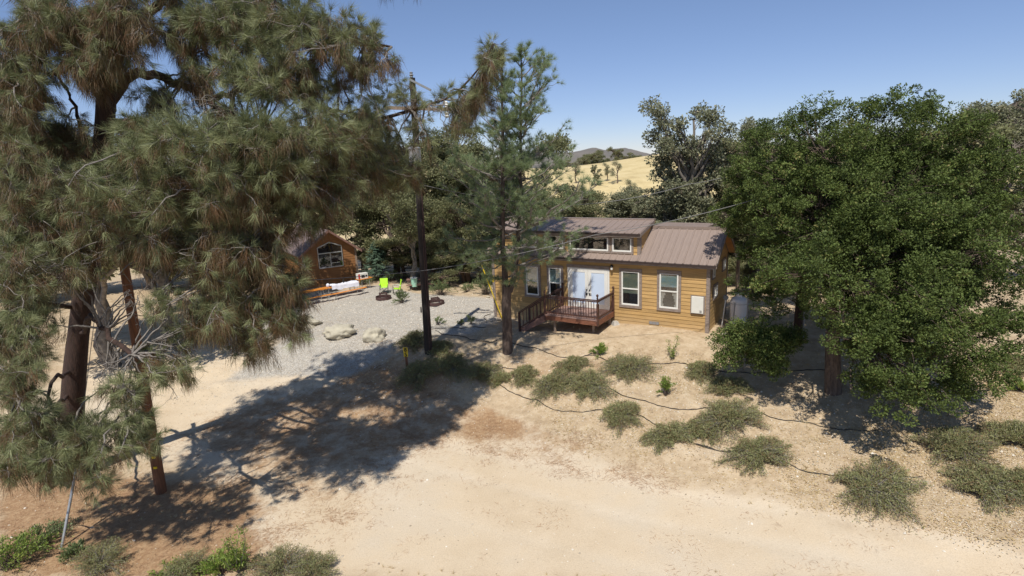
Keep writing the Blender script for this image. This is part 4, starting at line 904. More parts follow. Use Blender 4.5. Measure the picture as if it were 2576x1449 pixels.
plate_ = MB(); plate_.box(-.21, -.17, -.10, .04, 2.0, 2.25); plate_.build('tag', 'rust', up_t)

lb_ = G(405, 1238); lt = Wy(262, 395, lb_[1]); t = thing('service_pole', 'brown timber pole with yellow tags standing beside the big pine', 'utility pole', lb_)
d = lt - lb_; d[1] = .1; b_ = MB(); b_.tube([(0, 0, -.3), tuple(d * .5), tuple(d)], [.175, .145, .11], 14); b_.build('pole', 'polebrown', t, smooth=True)
for zz in (.95, 1.32, 1.72):
    b_ = MB(); b_.box(d[0] * zz / d[2] + .01, d[0] * zz / d[2] + .12, -.19, -.155, zz, zz + .07); b_.build('tag', 'yellow', t)
def wire(name, label, cat, pts, r, mt, sag=0., K=40):
    pts = [np.array(p) for p in pts]; P = []
    for i in range(len(pts) - 1):
        t_ = np.linspace(0, 1, K, endpoint=i == len(pts) - 2)[:, None]; q = pts[i] * (1 - t_) + pts[i + 1] * t_; q[:, 2] -= sag * 4 * (t_ * (1 - t_))[:, 0]; P.append(q)
    P = np.concatenate(P); V, Fc = tubes(P[None], np.full((1, len(P)), r), 6); return tag(raw(name, V, Fc, mt), label, cat)
g0 = G(155, 1377); g1 = Wy(193, 1172, g0[1] + .9)
wire('guy_guard', 'pale grey guy-wire guard leaning up from the brown ground', 'guy guard', [g0, g1], .038, 'galv')
wire('guy_wire', 'thin guy wire from the grey guard to the brown pole', 'wire', [g1, lb_ + d * .93], .009, 'wire')
g0 = G(1264, 803); g1 = Wy(1212, 668, g0[1] + .1)
wire('guy_guard', 'yellow guy-wire guard slanting across the left corner of the tan cabin', 'guy guard', [g0, g1], .03, 'yellow')
wire('guy_wire', 'thin guy wire from the yellow guard to the dark utility pole', 'wire', [g1, pb_ + np.array(rel(1046, 300))], .008, 'wire')
oakp = Wy(1905, 500, 21.5)
wire('service_wire', 'twisted service wire crossing in front of the tan cabin roof', 'wire', [lb_ + d * .64, Wy(1071, 680, 23.2), Wy(1500, 590, 22.5), oakp], .014, 'wire', .12)
wire('power_wire', 'sagging power wire from the dark pole to the oak above the roof', 'wire', [Wy(1066, 466, PY - .2), Wy(1435, 516, 27.0), Wy(1735, 463, 27.0), Wy(1960, 395, 27)], .016, 'wire', .18)
wire('power_wire', 'upper thin wire sagging from the crossarm toward the far oaks', 'wire', [Wy(1126, 268, PY), Wy(1530, 470, 60)], .010, 'wire', .6)
def sign_post(label, u, v, w, h, rz, chars, group, name='site_sign', hh=.55):
    c_ = G(u, v); t = thing(name, label, 'sign', c_, rz, group)
    b_ = MB(); b_.box(-.05, .05, -.04, .04, -.2, hh + h * .5); b_.build('post', 'polebrown', t)
    plate(t, (0, -.042, hh), 0, w, h, chars, name='sign_plate'); return t
sign_post('small upright yellow sign reading 85 by the dark pole', 1024, 922, .20, .46, 0, '85', 'yellow number signs', hh=.5)
sign_post('yellow number sign on a brown stub under the drooping needles', 621, 889, .14, .42, .95, '84', 'yellow number signs', hh=.42)
c_ = G(247, 782); t = thing('marker', 'small orange marker on a dark stake in the shade at left', 'marker', c_); b_ = MB(); b_.bar((0, 0, -.1), (0, 0, .45), .05); b_.build('stake', 'pole', t); b_ = MB(); b_.lathe([(.11, 0), (.08, .2), (.03, .42)], (0, 0, .2)); b_.build('orange_tip', 'orange', t)

# irrigation hoses lying on the bank
def hose(label, pts):
    g_ = [G(u, v) for u, v in pts]; P = []
    for i in range(len(g_) - 1):
        for t_ in np.linspace(0, 1, 10, endpoint=i == len(g_) - 2):
            p0, p1, p2, p3 = g_[max(i - 1, 0)], g_[i], g_[i + 1], g_[min(i + 2, len(g_) - 1)]
            q = .5 * ((2 * p1) + (-p0 + p2) * t_ + (2 * p0 - 5 * p1 + 4 * p2 - p3) * t_ ** 2 + (-p0 + 3 * p1 - 3 * p2 + p3) * t_ ** 3); P.append([q[0], q[1], h1(q[0], q[1]) + .02])
    P = np.array(P); V, Fc = tubes(P[None], np.full((1, len(P)), .017), 6); tag(raw('irrigation_hose', V, Fc, 'hose', smooth=True), label, 'hose', 'black irrigation hoses on the bank')
hose('long black hose curling past the foot of the young pine', [z7(*p) for p in ((210,190),(300,225),(430,240),(560,275),(640,285),(745,268),(840,297),(930,320),(1040,340),(1120,375),(1200,403),(1290,412),(1400,402),(1500,396),(1620,440),(1800,468),(1940,462),(2080,458),(2160,450),(2280,480),(2420,520))] )
hose('straight black hose at the gravel edge left of the young pine', [z7(*p) for p in ((170,180),(300,172),(450,170),(620,163))])
hose('short doubled black hose below the young pine', [z7(*p) for p in ((690,462),(720,475),(790,498),(850,502),(940,500))])
hose('black hose sweeping down below the broad middle shrub', [z7(*p) for p in ((700,600),(720,620),(800,680),(950,740),(1100,800),(1200,838),(1300,842),(1450,843),(1600,845),(1760,860),(1880,885),(1990,955),(2100,1010),(2340,1120),(2480,1160))])
hose('black hose crossing bare sand under the round dark seedling', [z7(*p) for p in ((1600,640),(1640,670),(1720,715),(1850,750),(2000,795),(2150,825),(2300,828),(2440,818))])
hose('black hose running into the shade left of the oak trunk', [z8(*p) for p in ((100,385),(200,400),(350,405),(500,398),(700,392))])
hose('black hose across the deep oak shade', [z8(*p) for p in ((360,610),(450,645),(600,662),(720,690),(850,702),(970,700))])
hose('lowest black hose, by the toe of the bank', [z8(*p) for p in ((20,770),(120,800),(210,812),(400,820),(480,865),(560,905),(650,925),(770,932),(900,930),(990,935),(1190,942))])
hose('short black hose at the far right under the oak edge', [z8(*p) for p in ((1440,500),(1500,498),(1560,492),(1620,480))])
hose('black hose looping beside the left corner of the tan cabin', [(1236,790),(1218,797),(1224,806),(1246,808),(1262,809)])
#@@TREES
# ------------------------------------------------------------------ the big leaning pine at left
bp = G(172, 1200); BPY = bp[1]
bt = thing('big_pine', 'huge old grey pine with drooping brown and green needles, leaning right over the drive', 'pine tree', bp)
def lim(*p): return np.array([Wy(u, v, Y) for u, v, Y in p])
TRK = lim((172,1215,BPY),(180,1060,BPY-.1),(188,900,BPY-.2),(208,760,BPY-.4),(232,600,BPY-.7),(250,450,BPY-1),(268,330,BPY-1.2),(275,220,BPY-1.3),(262,90,BPY-1.4),(255,-80,BPY-1.4),(262,-260,BPY-1.2))
TRR = np.array([.46,.36,.33,.31,.30,.28,.27,.24,.20,.15,.06])
LIMBS = [ # polylines (u, v, depth) and radii
 (((262,300,18.2),(330,165,17.4),(400,190,17),(480,225,16.6),(540,258,16.2),(600,300,15.8),(660,330,15.4)),.17,.05),
 (((270,200,18),(340,60,17.4),(420,-20,17)),.12,.06),
 (((600,-60,17.5),(590,20,17.4),(520,40,17.4),(500,110,17.2),(530,150,17),(580,160,16.8)),.10,.04),
 (((340,60,17.4),(470,-60,17.4),(640,-30,17.2),(700,25,17),(780,68,16.8),(850,100,16.6),(920,108,16.6),(985,118,16.6)),.12,.03),
 (((540,250,16.6),(640,215,17),(740,240,17.4),(800,268,17.8),(900,290,18.4)),.09,.04),
 (((266,300,18.2),(400,330,17.6),(560,340,17.2),(700,330,17.6),(830,325,18.2),(910,306,18.8),(1000,289,19.2),(1060,276,19.4),(1110,268,19.6),(1160,245,19.8),(1205,205,19.9),(1228,160,20),(1240,112,20)),.13,.02),
 (((240,420,18.4),(180,360,17.6),(90,300,16.8),(-20,260,16.4)),.10,.04),
 (((240,430,18.2),(160,190,17),(80,165,16.4),(30,190,16)),.07,.02),
 (((245,560,18.2),(130,440,16.8),(60,430,16),(-30,450,15.5)),.09,.04),
 (((262,380,18),(340,380,16.6),(430,360,15),(500,350,14.4)),.10,.03),
 (((250,450,18),(360,440,16),(480,430,14.8),(620,430,14.2),(740,430,14.4)),.10,.03),
 (((235,580,18.2),(350,540,16.4),(520,530,15),(640,580,14.6),(700,660,14.4),(720,740,14.4)),.10,.03),
 (((232,600,18.2),(330,620,16.6),(450,610,15.4),(560,660,14.8),(600,760,14.5)),.09,.03),
 (((225,640,18.3),(120,600,16.4),(40,620,15),(-40,660,14.6)),.08,.03),
 (((205,780,18.6),(110,760,16),(60,800,14.6),(20,900,13.9),(40,1000,13.6)),.08,.03),
 (((195,860,18.8),(230,790,16),(260,830,14.6),(290,862,14.2),(333,892,14)),.07,.065),
 (((190,930,19),(120,960,15.4),(110,1040,14),(200,1080,13.6),(320,1070,13.4)),.07,.02),
 (((188,980,19),(90,1060,14.6),(40,1130,13.8),(20,1190,13.6)),.06,.02),
 (((255,260,18.2),(200,120,16.8),(130,60,16),(60,20,15.6)),.10,.03),
 (((262,120,18),(330,40,16.4),(380,60,15.8)),.09,.03),
 (((262,-60,18),(420,-120,17.6),(600,-130,17.8),(780,-140,18.6),(900,-110,19.2),(1010,-90,19.8)),.11,.03),
]
def resample(P, K):
    d = np.concatenate([[0], np.cumsum(np.linalg.norm(np.diff(P, axis=0), axis=1))]); t = np.linspace(0, d[-1], K)
    Q_ = np.stack([np.interp(t, d, P[:, i]) for i in range(3)], 1)
    for _ in range(5): Q_[1:-1] = Q_[1:-1] * .5 + (Q_[2:] + Q_[:-2]) * .25
    return Q_
tp_ = resample(TRK, 24); parts = [tubes(tp_[None], np.interp(np.linspace(0, 1, 24), np.linspace(0, 1, 11), TRR)[None] * (1 + rng.normal(0, .04, 24))[None], 14)]
SK = []
for P, r0, r1 in LIMBS:
    Q_ = resample(lim(*P), 22); Q_[1:-1] += rng.normal(0, .035, (20, 3)); parts.append(tubes(Q_[None], np.linspace(r0, r1, 22)[None], 9)); SK.append(Q_)
V, Fc = merge(parts); raw('trunk', V, Fc, 'barkdark', bt, smooth=True).matrix_parent_inverse = Matrix.Translation([-float(a) for a in bp])
SKP = np.concatenate(SK + [tp_[8:]])
ZN = [(110,60,130,95,16,.5),(300,60,105,95,15.6,.75),(230,150,60,70,16.2,.8),(50,220,80,90,16,.55),(470,70,60,85,17,.6),(560,55,80,65,16.2,.25),(640,105,75,60,15.6,.15),(740,60,75,50,16.2,.3),
 (640,20,120,40,17,.4),(820,90,65,45,16.3,.25),(925,95,45,32,16.5,.25),(975,150,32,34,16.5,.85),(880,165,55,40,16.6,.6),(620,200,85,50,15.4,.2),(710,180,75,58,16,.45),(500,190,38,60,17,.8),
 (790,215,60,45,17,.45),(400,250,50,38,16.8,.6),(540,310,60,40,16.4,.7),(55,330,80,80,16,.6),(160,340,60,50,17,.6),(350,330,72,58,15,.5),(450,360,105,70,14,.12),(620,345,95,60,14,.2),
 (730,335,90,58,14.4,.2),(810,330,60,50,15,.3),(330,405,75,50,14.5,.2),(560,425,115,60,14,.3),(700,425,105,68,14.3,.3),(835,420,50,80,15.5,.5),(900,330,60,70,16.6,.3),(935,430,45,60,17,.4),
 (250,500,100,60,14.4,.4),(420,490,95,60,14.2,.4),(580,500,95,60,14.2,.6),(745,500,75,65,15,.6),(820,500,40,50,15.6,.5),(80,460,95,85,15.4,.5),(50,600,85,80,15.2,.6),(190,610,80,55,15.4,.6),
 (370,600,95,60,14.6,.7),(530,600,95,60,14.6,.7),(660,610,85,60,14.8,.8),(600,690,105,60,14.5,.75),(700,700,60,60,14.6,.7),(680,770,85,48,14.5,.65),(560,780,85,55,14.5,.65),(500,820,55,45,14.5,.55),
 (620,845,48,40,14.5,.75),(720,810,45,40,14.6,.6),(410,770,48,26,14,.2),(60,700,75,80,14.6,.4),(170,700,50,40,15,.5),(45,830,85,80,14,.3),(30,950,65,70,13.8,.3),(75,1070,105,60,13.5,.25),
 (210,1110,130,55,13.5,.25),(330,1085,75,50,13.4,.2),(50,1170,80,50,13.5,.3),(250,1205,26,24,13.4,.15),(150,1180,60,30,13.5,.3),(420,930,55,40,13.9,.3),(300,980,50,40,14,.3),
 (985,238,70,40,18.8,.12),(960,280,60,40,18.8,.2),(1070,330,60,50,19.2,.25),(960,370,50,50,18.6,.35),(1180,255,35,40,19.7,.5),(1235,150,28,45,20,.3),(1215,215,28,45,19.9,.8),(1238,120,18,30,20,.2),(1195,240,30,40,19.8,.7),(1165,300,22,35,19.7,.85),(1100,235,45,30,19.5,.1),(1010,440,50,50,18.2,.4),
 (300,-130,160,90,17,.4),(540,-120,150,80,17.2,.4),(430,-260,130,80,17,.4),(720,-110,110,60,18,.3),(880,-110,90,60,19,.3),(1000,-90,70,50,19.8,.3),(800,-200,100,50,19,.3),(1040,-130,70,50,20,.3),(930,-190,80,50,20,.3),(1120,-110,50,40,20.5,.3)]
KI, TW, TT, TD, TTI = [], [], [], [], []
A_, B_, Ct = [], [], []
for (u, v, ru, rv, Y, br) in ZN:
    n = max(7, int(ru * rv * (Y / F) ** 2 * 3.14 * 20)); n = int(n * (.75 if u > 1150 else .36 if u > 940 and v < 360 and v > 0 else 1))
    uu = rng.normal(0, .5, n).clip(-1.1, 1.1) * ru + u; vv = rng.normal(0, .5, n).clip(-1.1, 1.1) * rv + v; yy = Y + rng.normal(0, .55, n)
    E_ = np.array([Wy(a, b, c) for a, b, c in zip(uu, vv, yy)]); E_[:, 2] = np.maximum(E_[:, 2], -1.9)
    d = np.linalg.norm(E_[:, None] - SKP[None], axis=2) + rng.uniform(0, .6, (n, len(SKP))); k = d.argmin(1); B_.append(E_); A_.append(SKP[k]); Ct.append(np.full(n, br))
A_, B_, Ct = np.concatenate(A_), np.concatenate(B_), np.concatenate(Ct); n = len(A_)
# long branches that run back to a limb (a third of them) and short ones hanging from those
main = rng.uniform(size=n) < .30; MP = curve_pts(A_[main], B_[main], 9, .11, -.05); flat_ = MP[:, 4:].reshape(-1, 3)
oth = ~main; Bo = B_[oth]; An = np.empty_like(Bo)
for i in range(0, len(Bo), 300): An[i:i + 300] = flat_[(np.linalg.norm(Bo[i:i + 300, None] - flat_[None], axis=2)).argmin(1)]
TP = curve_pts(An, Bo, 7, .15, .03); nm_, no = main.sum(), oth.sum()
V, Fc = merge([tubes(MP, np.linspace(.034, .010, 9)[None].repeat(nm_, 0), 5), tubes(TP, np.linspace(.012, .005, 7)[None].repeat(no, 0), 4)])
raw('branch', V, Fc, 'twig', bt).matrix_parent_inverse = Matrix.Translation([-float(a) for a in bp])
allP = np.concatenate([MP[:, -6:], TP[:, -6:]]); allB = np.concatenate([Ct[main], Ct[oth]]); nt_ = 8; L_ = len(allP)
s_ = np.concatenate([np.full((L_, 1), 5.), rng.uniform(2.0, 5, (L_, nt_ - 1))], 1); ii = np.arange(L_)[:, None].repeat(nt_, 1).ravel(); kk = np.clip(s_.ravel().astype(int), 0, 4); ff_ = (s_.ravel() - kk)[:, None]
Pb = allP[ii, kk] * (1 - ff_) + allP[ii, kk + 1] * ff_; dirb = nrm(allP[ii, kk + 1] - allP[ii, kk] + 1e-6)
sd = nrm(dirb * .6 + rdir(len(Pb)) * .9 + np.array([0, 0, -.1])); br_ = allB[ii]; hang = rng.uniform(size=len(Pb)) < br_ * .85
sl_ = np.where(s_.ravel() > 4.9, .06, rng.uniform(.10, .42, len(Pb))); ed = Pb + sd * sl_[:, None]; ed[:, 2] -= np.where(hang, .18, 0)
TW = curve_pts(Pb, ed, 4, .16, .02); tw_v = tubes(TW, np.linspace(.006, .004, 4)[None].repeat(len(Pb), 0), 3)
raw('twig', *tw_v, 'twig', bt).matrix_parent_inverse = Matrix.Translation([-float(a) for a in bp])
td = nrm(sd + np.array([0, 0, 0.1]) * (~hang)[:, None] + np.array([0, 0, -.9]) * hang[:, None])
tint = np.where(hang, rng.uniform(.02, .38, len(ed)), rng.uniform(.5, 1, len(ed)))
V1 = needles(ed[hang], td[hang], 36, .31, .0092, .55, .75, tint[hang], .30); V2 = needles(ed[~hang], td[~hang], 42, .29, .0092, .68, .12, tint[~hang], .10)
V = np.concatenate([V1[0], V2[0]]); Fc = np.concatenate([V1[1], V2[1] + len(V1[0])]); T = np.concatenate([V1[2], V2[2]])
raw('crown', V, Fc, 'needle', bt, tint=T).matrix_parent_inverse = Matrix.Translation([-float(a) for a in bp])
# bare grey twigs on the shaded lower side
st_ = []; en = []
for (u, v, ru, rv, Y, k) in ((330,760,110,80,15,13),(300,950,110,90,14.2,22),(120,690,120,60,14.6,18),(420,880,60,60,14.4,14),(1040,290,90,40,19,14),(560,240,80,60,16,10),(400,400,60,50,14,12),(640,360,70,40,13.9,10),(470,650,120,50,14.8,14)):
    for _ in range(k):
        a = Wy(u + rng.normal(0, .5) * ru, v + rng.normal(0, .5) * rv, Y + rng.normal(0, .4)); st_.append(a); en.append(a + rng.normal(0, .45, 3) + [0, 0, -.35])
P1 = curve_pts(np.array(st_), np.array(en), 9, .3); c2_ = P1[:, [3, 5, 7]].reshape(-1, 3); P2 = curve_pts(c2_, c2_ + rng.normal(0, .22, c2_.shape), 7, .3)
st0 = SKP[np.array([np.linalg.norm(SKP - a, axis=1).argmin() for a in st_])]; P0 = curve_pts(st0, np.array(st_), 9, .12, -.04)
V, Fc = merge([tubes(P0, np.linspace(.03, .012, 9)[None].repeat(len(P0), 0), 5), tubes(P1, np.linspace(.012, .005, 9)[None].repeat(len(P1), 0), 4), tubes(P2, np.linspace(.006, .003, 7)[None].repeat(len(P2), 0), 3)])
raw('dead_branch', V, Fc, 'twig', bt).matrix_parent_inverse = Matrix.Translation([-float(a) for a in bp])
# roots at the foot
b_ = MB()
for k in range(9):
    a = k * .7 + .3; L0 = rng.uniform(.7, 1.5); b_.tube([(0, 0, .35), (.5 * math.cos(a), .5 * math.sin(a), .12), (L0 * math.cos(a + .2), L0 * math.sin(a + .2), -.08)], [.2, .12, .03], 7)
b_.build('root', 'barkdark', bt, smooth=True)

def free(o, base): o.matrix_parent_inverse = Matrix.Translation([-float(a) for a in base]); return o
# ------------------------------------------------------------------ younger two-stemmed pine before the cabin
mp_ = G(1277, 886); MY = mp_[1]; mt_ = thing('young_pine', 'slender forked grey pine with airy green tufts before the tan cabin', 'pine tree', mp_)
S0 = resample(lim((1277,892,MY),(1276,820,MY),(1274,720,MY)), 8); S1 = resample(lim((1272,730,MY),(1266,640,MY),(1265,520,MY),(1263,380,MY),(1262,250,MY),(1262,130,MY)), 26); S2 = resample(lim((1282,735,MY),(1298,690,MY+.2),(1306,600,MY+.4),(1309,450,MY+.5),(1311,300,MY+.5),(1312,115,MY+.5)), 26)
for s_ in (S0, S1, S2): s_[1:-1] += rng.normal(0, .02, (len(s_) - 2, 3))
V, Fc = merge([tubes(S0[None], np.linspace(.25, .20, 8)[None], 12), tubes(S1[None], np.linspace(.15, .025, 26)[None], 9), tubes(S2[None], np.linspace(.13, .025, 26)[None], 9)]); free(raw('trunk', V, Fc, 'bark', mt_, smooth=True), mp_)
A, B, K_ = [], [], []
prof = ([0, .12, .22, .35, .5, .68, .82, .93, 1.0], [.5, 2.3, 3.3, 2.6, 2.05, 1.75, 1.4, .85, .12])
for S, f0, side in ((S1, .08, -1), (S2, .06, 1)):
    n = 112; f = np.sort(rng.uniform(f0, 1, n) ** .85); k = np.clip((f * 25).astype(int), 0, 25)
    for q, kk_ in zip(f, k):
        a = rng.uniform(0, 2 * np.pi); L0 = np.interp(q, *prof) * rng.uniform(.65, 1.1); dx = math.cos(a)
        if dx * side < 0: L0 *= .62
        if side > 0 and q < .3 and dx > .3: L0 *= 1.4
        if q > .55 and side < 0: L0 *= .8
        rise = .25 + .75 * q + rng.normal(0, .12)
        if q < .25: rise = .05 + rng.normal(0, .15)
        A.append(S[kk_]); B.append(S[kk_] + np.array([L0 * dx, L0 * math.sin(a), L0 * rise]))
A, B = np.array(A), np.array(B); LL = np.linalg.norm(B - A, axis=1); P = curve_pts(A, B, 9, .09, .07)
w_ = np.linspace(1, .25, 9)[None] * (.012 + .013 * LL[:, None]); n = len(A)
m_ = np.repeat(np.arange(n), np.maximum(1, (LL * 4.2).astype(int))); kk_ = rng.integers(3, 8, len(m_)); a2 = P[m_, kk_]; dr_ = nrm(P[m_, 8] - P[m_, 3]); e2 = a2 + nrm(dr_ + rdir(len(m_)) * .9 + [0, 0, .25]) * (rng.uniform(.25, .75, len(m_)) * np.minimum(1, LL[m_] / 1.6))[:, None]
P2 = curve_pts(a2, e2, 5, .12, -.05)
V, Fc = merge([tubes(P, w_, 6), tubes(P2, np.linspace(.010, .006, 5)[None].repeat(len(m_), 0), 4)]); free(raw('branch', V, Fc, 'twig', mt_), mp_)
tips = np.concatenate([P[:, -1], P[:, 7], P2[:, -1], P2[:, 3]]); dirs = np.concatenate([nrm(P[:, -1] - P[:, -3])] * 2 + [nrm(P2[:, -1] - P2[:, -2])] * 2); dirs = nrm(dirs + [0, 0, .35])
top_ = np.concatenate([S1[-7:], S2[-7:]]); tips = np.concatenate([tips, np.repeat(top_, 3, 0)]); dirs = np.concatenate([dirs, nrm(rdir(len(top_) * 3) * .6 + [0, 0, 1])])
V, Fc, T = needles(tips, dirs, 44, .28, .0085, .85, .06, np.clip(rng.normal(.62, .2, len(tips)), .05, 1)); free(raw('crown', V, Fc, 'needle2', mt_, tint=T), mp_)

# small blue-green conifer beside the small cabin
c_ = G(948, 712); c_ = c_ + np.array([0, 1.0, 0]); c_[2] = h1(c_[0], c_[1]); t = thing('conifer', 'small blue-green conifer beside the small orange cabin', 'conifer', c_)
hh = 3.2; b_ = MB(); b_.tube([(0, 0, -.1), (.03, 0, hh * .6), (0, .02, hh)], [.06, .04, .01], 7); b_.build('trunk', 'bark', t)
n = 300; f = rng.uniform(.04, .98, n); a = rng.uniform(0, 2 * np.pi, n); L0 = (1 - f) ** .8 * 1.75 * rng.uniform(.7, 1.1, n) + .08
B = np.stack([L0 * np.cos(a), L0 * np.sin(a), f * hh + L0 * .05], -1); A = np.stack([0 * f, 0 * f, f * hh], -1); P = curve_pts(A, B, 6, .08, -.06); raw('branch', *tubes(P, np.linspace(.012, .004, 6)[None].repeat(n, 0), 3), 'twigdark', t)
N = n * 60; i0 = np.repeat(np.arange(n), 60); s_ = rng.uniform(.8, 4.99, N); k = s_.astype(int); Q_ = P[i0, k] * (1 - (s_ - k))[:, None] + P[i0, k + 1] * (s_ - k)[:, None]; ax = nrm(P[i0, k + 1] - P[i0, k]); sdv = nrm(np.cross(ax, [0, 0, 1.])) * rng.choice([-1, 1], N)[:, None]
V, Fc, T = leaves(Q_, nrm(ax * .7 + sdv + rdir(N) * .3 + [0, 0, -.1]), rdir(N) * .5 + [0, 0, 1], rng.uniform(.08, .22, N), np.full(N, .03), rng.uniform(0, 1, N)); raw('crown', V, Fc, 'leafblue', t, tint=T)

# ------------------------------------------------------------------ the round live oak at right
def to_lobe(u, v, Y, ru, rv, ry): q = Wy(u, v, Y); return (q[0], q[1], q[2], ru / F * Y * 1.02, ry, rv / F * Y * 1.02)
OAK = [to_lobe(a[0], a[1], float(np.interp(a[1], [280, 450, 620, 800, 950, 1010], [21.3, 20.2, 18.6, 17.2, 16.2, 15.8])) + .4 * rng.normal() + (float(np.interp(a[1], [400, 650], [3.5, 4.5])) if a[0] < 1985 else 0), a[3], a[4], a[5] * 1.15) for a in ((1950,400,22.6,85,75,1.5),(1895,460,22.8,60,80,1.2),(2070,350,22.4,105,75,1.6),(2110,300,22.4,45,35,.8),(2220,345,21.8,105,75,1.6),(2190,285,22,24,30,.5),(2330,340,21.6,80,60,1.5),(2345,285,21.8,45,35,.7),
 (2385,375,21.4,75,75,1.4),(2440,480,21,80,100,1.6),(1930,540,22,100,95,1.6),(2060,520,21,125,110,1.8),(2200,520,20.2,135,115,1.9),(2350,560,20,135,125,1.9),(2460,640,20,80,120,1.6),(1885,590,22.2,60,60,1.2),(1905,680,22.3,70,70,1.2),
 (2030,690,21.6,100,85,1.5),(2150,730,20,115,95,1.7),(2300,750,19.2,135,105,1.8),(2430,810,19,90,100,1.6),(2480,760,19.4,60,80,1.4),(2190,880,18.6,90,80,1.3),(2330,900,18.2,125,95,1.5),(2140,980,18,62,42,.8),(2250,980,17.9,60,45,.8),
 (2370,990,17.8,80,48,.9),(2450,930,18.2,55,60,.9),(2545,860,19.2,35,45,.8),(1960,760,22.6,70,50,.9),(2100,800,20.4,60,50,1.),(2490,560,21,45,70,1.2),(2300,860,17,90,60,1.2),(2400,880,17,80,60,1.2),(2230,930,16.5,70,50,1.),(2420,800,17.5,90,60,1.3),(2250,800,17.6,90,60,1.3),(2150,850,17.2,60,60,1.),(2470,900,17,50,45,1.),(2250,640,20,110,80,1.4),(2420,690,20,100,80,1.4),(2120,620,20,80,80,1.3),(2240,1000,18,90,35,.9),(2340,1010,18,70,30,.9),(1880,330,23,40,30,.7),(1960,320,23,45,35,.8),(2000,450,21,90,80,1.3),(2130,430,21,100,90,1.4),(2280,450,21,100,90,1.4),(2000,600,21,90,80,1.3),(2120,560,21,90,80,1.3))]
ob = G(2097, 985); ok = thing('live_oak', 'broad round dark green live oak with leaves almost to the ground right of the cabin', 'oak tree', ob)
OS, oi = sublobes(OAK, 14, .43)
V, Fc, T, C, li = crown_leaves(OS, 4600, 108, .083, .049, .21, shell=.3); li = oi[li]
free(raw('crown', V, Fc, 'leafoak', ok, tint=T), ob)
tr = resample(np.array([ob + [0, 0, -.2], Wy(2096, 900, ob[1]), Wy(2090, 800, ob[1] + .2), Wy(2110, 680, ob[1] + .3), Wy(2160, 560, ob[1] + .4)]), 10)
V, Fc = limbs(tr, np.linspace(.30, .14, 10), OAK, C[::3], li[::3], .06, .014); free(raw('trunk', V, Fc, 'barkoak', ok, smooth=True), ob)
ob2 = Wz(2006, 862, -.05); ob2[2] = h1(*ob2[:2]); t = thing('dark_oak', 'darker upright oak trunk with a leafy crown behind the round live oak', 'oak tree', ob2)
lb2 = [to_lobe(*a) for a in ((1975,600,27.4,70,60,1.2),(2010,520,27,90,80,1.3),(1930,480,28,65,65,1.1),(2060,620,24.8,90,80,1.2),(2180,620,25,120,90,1.4),(2300,600,25,120,100,1.4),(2080,740,25.5,60,40,.9))]
L2_, oi = sublobes(lb2, 8, .4); V, Fc, T, C, li = crown_leaves(L2_, 620, 80, .11, .06, .24, shell=.3); li = oi[li]; free(raw('crown', V, Fc, 'leafoak', t, tint=T), ob2)
tr = resample(np.array([ob2 + [0, 0, -.2], ob2 + [0, .1, 1.5], ob2 + [.1, .1, 3], ob2 + [0, .2, 4.6]]), 10); V, Fc = limbs(tr, np.linspace(.19, .12, 10), lb2, C[::2], li[::2], .08, .018); free(raw('trunk', V, Fc, 'barkdark', t, smooth=True), ob2)
ob3 = G(1880, 915); t = thing('bushy_oak', 'low bushy young oak spreading left from the shade by the tank', 'oak bush', ob3)
lb3 = [to_lobe(*a) for a in ((1850,860,20.6,55,45,.7),(1900,875,20.4,70,50,.9),(1950,880,20.2,60,50,.8),(1830,905,20.3,28,22,.5),(1940,920,19.8,45,28,.6),(1890,830,20.8,55,25,.7),(1980,850,20.6,40,35,.6))]
V, Fc, T, C, li = crown_leaves(lb3, 330, 80, .085, .05, .22, shell=.3); T = np.clip(T + .10, 0, 1); free(raw('crown', V, Fc, 'leafoak', t, tint=T), ob3)
tr = resample(np.array([ob3 + [0, 0, -.2], ob3 + [0, .05, .4], ob3 + [.1, .1, .8]]), 8); V, Fc = limbs(tr, np.linspace(.07, .05, 8), lb3, C, li, .035, .010); free(raw('trunk', V, Fc, 'twigdark', t), ob3)

